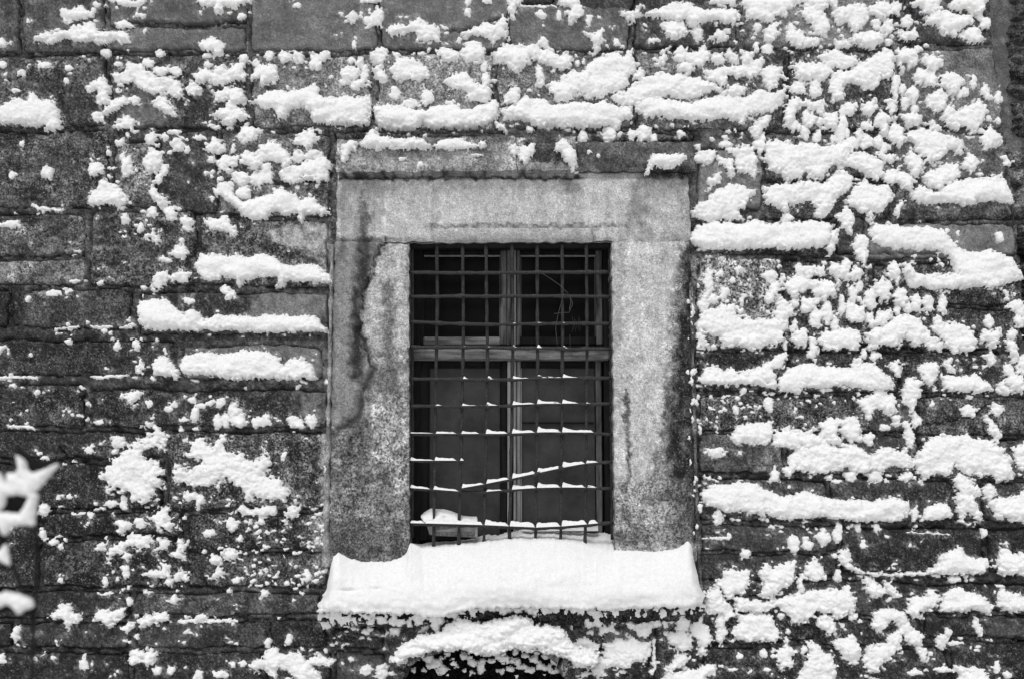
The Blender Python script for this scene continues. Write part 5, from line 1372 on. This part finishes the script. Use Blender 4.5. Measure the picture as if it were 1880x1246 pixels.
# ledge of snow on the timber's bottom rail behind the grille
nu, nv = 60, 8
u, v = np.meshgrid(np.linspace(958, 1098, nu), np.linspace(0, 1, nv))
top = 962 - 3 * pn(u / 22, u * 0, 185); yy = top + (974 - top) * v
w = P(u, yy, .125 - .03 * np.sin(v * np.pi * .6))
o = mesh_np('snow_ridge', w.reshape(-1, 3), grid_faces(nv, nu), M_SNOW)
tag(o, 'narrow ridge of snow along the bottom timber rail behind the bars', 'snow ridge')
# ------------------------------------------------------------------ low arch under the sill
PAINT_K = PAINT; PAINT = []
arch = empty('arch')
tag(arch, 'low stone arch half buried in snow under the window sill', 'arch')
outer = [(724, 1232), (738, 1200), (762, 1178), (812, 1157), (860, 1138), (890, 1136), (950, 1134), (984, 1142), (1024, 1160), (1046, 1180), (1062, 1215)]
inner = [(744, 1250), (752, 1228), (772, 1212), (815, 1200), (860, 1194), (890, 1194), (945, 1192), (976, 1198), (1004, 1208), (1022, 1224), (1034, 1250)]
for k in range(0, 10):
    o2, i2 = np.array(outer[k:k+2], float), np.array(inner[k:k+2], float)
    sh = (o2[1] - o2[0]) * .04
    o2[0] += sh; o2[1] -= sh; i2[0] += sh; i2[1] -= sh
    n = 12
    u, v = np.meshgrid(np.linspace(0, 1, n), np.linspace(0, 1, n))
    g = (o2[0] * (1-u)[..., None] + o2[1] * u[..., None]) * (1-v)[..., None] + (i2[0] * (1-u)[..., None] + i2[1] * u[..., None]) * v[..., None]
    e = np.minimum(np.minimum(u, 1-u), np.minimum(v, 1-v))
    w = P(g[..., 0], g[..., 1], -.04)
    w[..., 1] = -(.045 + relief(g[..., 0], g[..., 1], .8) * 1.5 - .02 * np.clip(1 - e / .18, 0, 1) ** 2)
    ed = (e < 1e-6); w[..., 1] = np.where(ed, .06, w[..., 1])
    tn, rg = tones(g[..., 0], g[..., 1], random.uniform(40, 56), .7)
    mesh_np('arch_stone', w.reshape(-1, 3), grid_faces(n, n), M_STONE, arch, {'tone': tn, 'rough': rg})
u, v = np.meshgrid(np.linspace(700, 1075, 40), np.linspace(1185, 1320, 20))
w = P(u, v, .22); mesh_np('arch_back', w.reshape(-1, 3), grid_faces(20, 40), M_MOSS, arch)
# shaggy moss hanging in the arch
ms = Acc()
mr = np.random.default_rng(77)
for k in range(2600):
    x = mr.uniform(742, 1042); y = mr.uniform(1192, 1300)
    yin = np.interp(x, [p[0] for p in inner], [p[1] for p in inner])
    if y < yin - 6: continue
    lump_ = pn(x / 22, y / 18, 211) * .03
    b = P(x, y, .09 - lump_ + mr.uniform(-.01, .02))
    ln_ = mr.uniform(.012, .035); an = mr.normal(0, .9)
    tip = b + np.array([math.sin(an) * ln_, -mr.uniform(.01, .05), -math.cos(an) * ln_ * .8])
    s = np.array([math.cos(an), 0, math.sin(an)]) * mr.uniform(.0022, .0045); q = np.array([0, .004, .002])
    ms.add([b - s, b + s, b * .5 + tip * .5 + s * 1.1 - q, b * .5 + tip * .5 - s * 1.1 - q, tip], [(0, 1, 2, 3), (3, 2, 4)])
tag(ms.build('moss', M_MOSS, smooth=False), 'dark shaggy moss filling the low arch under the sill', 'moss', kind='stuff')
PAINT = PAINT_K

# ------------------------------------------------------------------ past the right corner: a rendered wall set back, with a rubble edge
rw = empty('rendered_wall')
tag(rw, 'plain grey rendered wall set back past the right corner', 'wall', kind='thing')
nu, nv = 60, 190
u, v = np.meshgrid(np.linspace(1790, 2300, nu), np.linspace(-320, 1700, nv))
w = P(u, v, .10); w[..., 1] = .10 - .004 * fbm(u / 50, v / 50, 221, 3)
PAINT_K = PAINT; PAINT = []
tn, rg = tones(u, v, 102., .2)
mesh_np('render_coat', w.reshape(-1, 3), grid_faces(nv, nu), M_STONE, rw, {'tone': tn, 'rough': rg})
# side of the corner blocks running back
RUB = [(1856, 40, 1960, 178), (1864, 182, 1960, 252), (1852, 268, 1960, 404), (1868, 408, 1960, 446), (1872, 450, 1960, 520), (1880, 526, 1960, 620), (1862, -60, 1960, 34)]
for k, (a0, b0, a1, b1) in enumerate(RUB):
    nu, nv = 36, 44
    u, v = np.meshgrid(np.linspace(a0, a1, nu), np.linspace(b0, b1, nv))
    e = np.minimum(np.minimum(u - a0, a1 - u), np.minimum(v - b0, b1 - v))
    u2 = u + 13 * pn(v / 22, u * 0 + k, 231) + 5 * pn(v / 7, u * 0 + k, 235); v2 = v + 7 * pn(u / 24, v / 40 + k, 232)
    h = .04 + .03 * fbm(u / 22, v / 18, 233 + k, 4) - .06 * np.clip(1 - e / 14, 0, 1) ** 1.5
    w = P(u2, v2, .06); w[..., 1] = .09 - h
    tn, rg = tones(u2, v2, [70, 84, 92, 70, 34, 34, 70][k], .7)
    mesh_np('rubble_stone', w.reshape(-1, 3), grid_faces(nv, nu), M_STONE, rw, {'tone': tn, 'rough': rg})
PAINT = PAINT_K

# ------------------------------------------------------------------ plant in the lower left corner, its leaves loaded with snow
plant = empty('leafy_plant')
tag(plant, 'dark stemmed plant with snow laden pointed leaves at the lower left edge', 'plant')
PD = -1.9
def zp(X, Y): return (X / 3.4625, 800 + Y / 3.4625)
def pstem(name, pts, r0, r1, d0=PD, d1=PD):
    p = np.array(pts, float); n = len(p) * 8; t = np.linspace(0, len(p) - 1, n)
    x = np.interp(t, np.arange(len(p)), p[:, 0]) + 1.2 * pn(t * 1.1, t * 0 + p[0, 0], 241); y = np.interp(t, np.arange(len(p)), p[:, 1])
    w = P(x, y, np.linspace(d0, d1, n))
    V, F = tube(w, np.linspace(r0, r1, n) * .62 * (1 + .2 * pn(t * 2, t * 0, 242)), 8, jit=.1)
    mesh_np(name, V, F, M_PLANT, plant)
pstem('stem', [zp(205, 330), zp(230, 420), zp(232, 560), zp(235, 700), zp(232, 850), zp(228, 980), zp(215, 1250), zp(200, 1700), zp(190, 4200)], .006, .010, PD + .03, PD + .02)
pstem('stem', [zp(10, 560), zp(40, 700), zp(70, 800), zp(110, 890), zp(150, 980), zp(200, 1080), zp(205, 1250)], .006, .008, PD + .04, PD + .03)
pstem('twig', [zp(30, 655), zp(110, 655), zp(230, 640)], .003, .004, PD + .02, PD + .02)
pstem('twig', [zp(70, 725), zp(120, 690), zp(225, 700)], .0025, .003, PD + .04, PD + .02)
pstem('twig', [zp(365, 180), zp(260, 215), zp(200, 210), zp(150, 120), zp(130, 90)], .004, .004, PD + .02, PD + .0)

def blob(poly, depth, thick, mat, name, parent=None, holes=(), px=1.5, lumpy=1.0, flatback=False):
    """a solid pillow of the given outline"""
    a = np.array(poly); x0, y0 = a.min(0) - 6; x1, y1 = a.max(0) + 6
    xs = np.arange(x0, x1, px); ys = np.arange(y0, y1, px)
    X, Y = np.meshgrid(xs, ys)
    wx = X + 2.2 * lumpy * pn(X / 9, Y / 9, 251); wy = Y + 2.2 * lumpy * pn(X / 9, Y / 9, 252)
    d = sdf_poly(wx, wy, poly)
    d = d + 2.5
    for h in holes: d = np.minimum(d, -sdf_poly(wx, wy, h))
    s = np.clip(d / 13, 0, 1)
    t = thick * np.sqrt(np.clip(1 - (1 - s) ** 2, 0, 1)) * (1 + .25 * lumpy * pn(X / 12, Y / 12, 253))
    f = grid_faces(len(ys), len(xs)); dv = d.ravel(); f = f[(dv[f] > -.8).all(1)]
    used, inv = np.unique(f, return_inverse=True); f = inv.reshape(f.shape); n = len(used)
    tt = np.where(dv[used] < 0, 0.0, t.ravel()[used]) + .001
    w = P(X.ravel()[used], Y.ravel()[used], depth)
    wf, wb_ = w.copy(), w.copy(); wf[:, 1] -= tt; wb_[:, 1] += tt * .7
    # rim
    ed = {}
    for q in f:
        for k in range(4):
            e = (q[k], q[(k + 1) % 4]); r = (e[1], e[0])
            if r in ed: del ed[r]
            else: ed[e] = 1
    rim = np.array([(b, a_, a_ + n, b + n) for a_, b in ed]) if ed else np.zeros((0, 4), int)
    F = np.concatenate([f, f[:, ::-1] + n, rim])
    return mesh_np(name, np.concatenate([wf, wb_]), F, mat, parent)

star = [zp(*q) for q in [(-60, 230), (0, 240), (30, 290), (60, 320), (55, 240), (110, 240), (128, 195), (112, 128), (160, 165), (168, 215), (200, 240), (270, 225), (368, 180), (285, 280), (215, 358), (238, 380), (222, 450), (212, 560), (130, 555), (75, 575), (30, 625), (0, 570), (-60, 560)]]
hole = [zp(*q) for q in [(-5, 480), (30, 440), (45, 380), (120, 372), (185, 385), (160, 440), (125, 495), (60, 485)]]
o = blob(star, PD - .02, .022, M_SNOW, 'leaf_snow', None, [hole], lumpy=.7)
tag(o, 'spiky snow load with a dark gap on the topmost leaves of the plant at the left edge', 'leaf snow')
o = blob([zp(*q) for q in [(-40, 760), (0, 735), (38, 690), (50, 760), (58, 810), (30, 800), (0, 780)]], PD - .01, .014, M_SNOW, 'leaf_snow', lumpy=.6)
tag(o, 'small pointed snow load on the middle leaf of the plant at the left edge', 'leaf snow')
o = blob([zp(*q) for q in [(-40, 1010), (0, 1010), (60, 992), (130, 1010), (200, 1040), (208, 1080), (150, 1100), (120, 1125), (85, 1080), (40, 1060), (0, 1080), (-40, 1080)]], PD - .0, .02, M_SNOW, 'leaf_snow', lumpy=.8)
tag(o, 'hooked snow load on the lowest leaf of the plant at the left edge', 'leaf snow')
def leaf(pts, depth):
    blob([zp(*q) for q in pts], depth, .003, M_PLANT, 'leaf', plant, lumpy=.4, px=2.0)
leaf([(100, 60), (150, 90), (190, 160), (290, 165), (372, 176), (285, 262), (200, 262), (140, 220)], PD + .03)
leaf([(-30, 380), (50, 370), (120, 360), (195, 380), (165, 450), (125, 505), (50, 500), (-20, 470)], PD + .04)
leaf([(-30, 640), (20, 640), (60, 760), (66, 830), (20, 830), (-30, 800)], PD + .02)
leaf([(-30, 1050), (60, 1020), (200, 1060), (230, 1120), (120, 1140), (60, 1110), (-30, 1130)], PD + .03)

# ------------------------------------------------------------------ ground below the picture, under snow
g = 60.0; n = 90
gx = np.sign(np.linspace(-1, 1, n)) * np.abs(np.linspace(-1, 1, n)) ** 3 * g; gy = -np.linspace(0, 1, n) ** 3 * 120 + .3
X, Y = np.meshgrid(gx, gy)
Z = .03 * fbm(X / .8, Y / .8, 261, 3) * (np.abs(X) < 30)
mesh_np('snowy_ground', np.stack([X, Y, Z], -1).reshape(-1, 3), grid_faces(n, n), M_SNOW)
tag(bpy.data.objects['snowy_ground'], 'snow covered ground at the foot of the wall', kind='structure')
# ------------------------------------------------------------------ the snow on the wall as meshes
for label, ledge, arch_, d, t, base, sl in NAMED:
    o = snow_mesh('snow_ledge' if ledge else 'snow_drift' if arch_ else 'snow_clump', d, t, base, sl)
    if o is None: continue
    tag(o, label, 'snow ' + ('ledge' if ledge else 'drift' if arch_ else 'clump'), 'snow patches clinging to the stone wall')
full = (slice(None), slice(None))
def stuff_layer(mask_base, name, label):
    dd = np.where(np.abs(STUFF_B - mask_base) < .001, STUFF_D, -9.)
    f = grid_faces(*dd.shape); dv = dd.ravel()
    o = snow_mesh(name, dd, STUFF_T, mask_base, full)
    tag(o, label, 'snow', kind='stuff')
stuff_layer(0.0, 'snow', 'small clots and flecks of snow sticking to the rough stone wall')
stuff_layer(.076, 'snow_flecks', 'tiny flecks of snow caught on the hood stones')
stuff_layer(-.055, 'snow_tufts', 'tufts of snow caught in the dark moss of the low arch')
stuff_layer(.03, 'snow_fringe', 'clots of snow hanging in a fringe below the bank on the sill')
stuff_layer(.018, 'snow_crumbs', 'crumbs of snow along the outer edge of the right jamb')
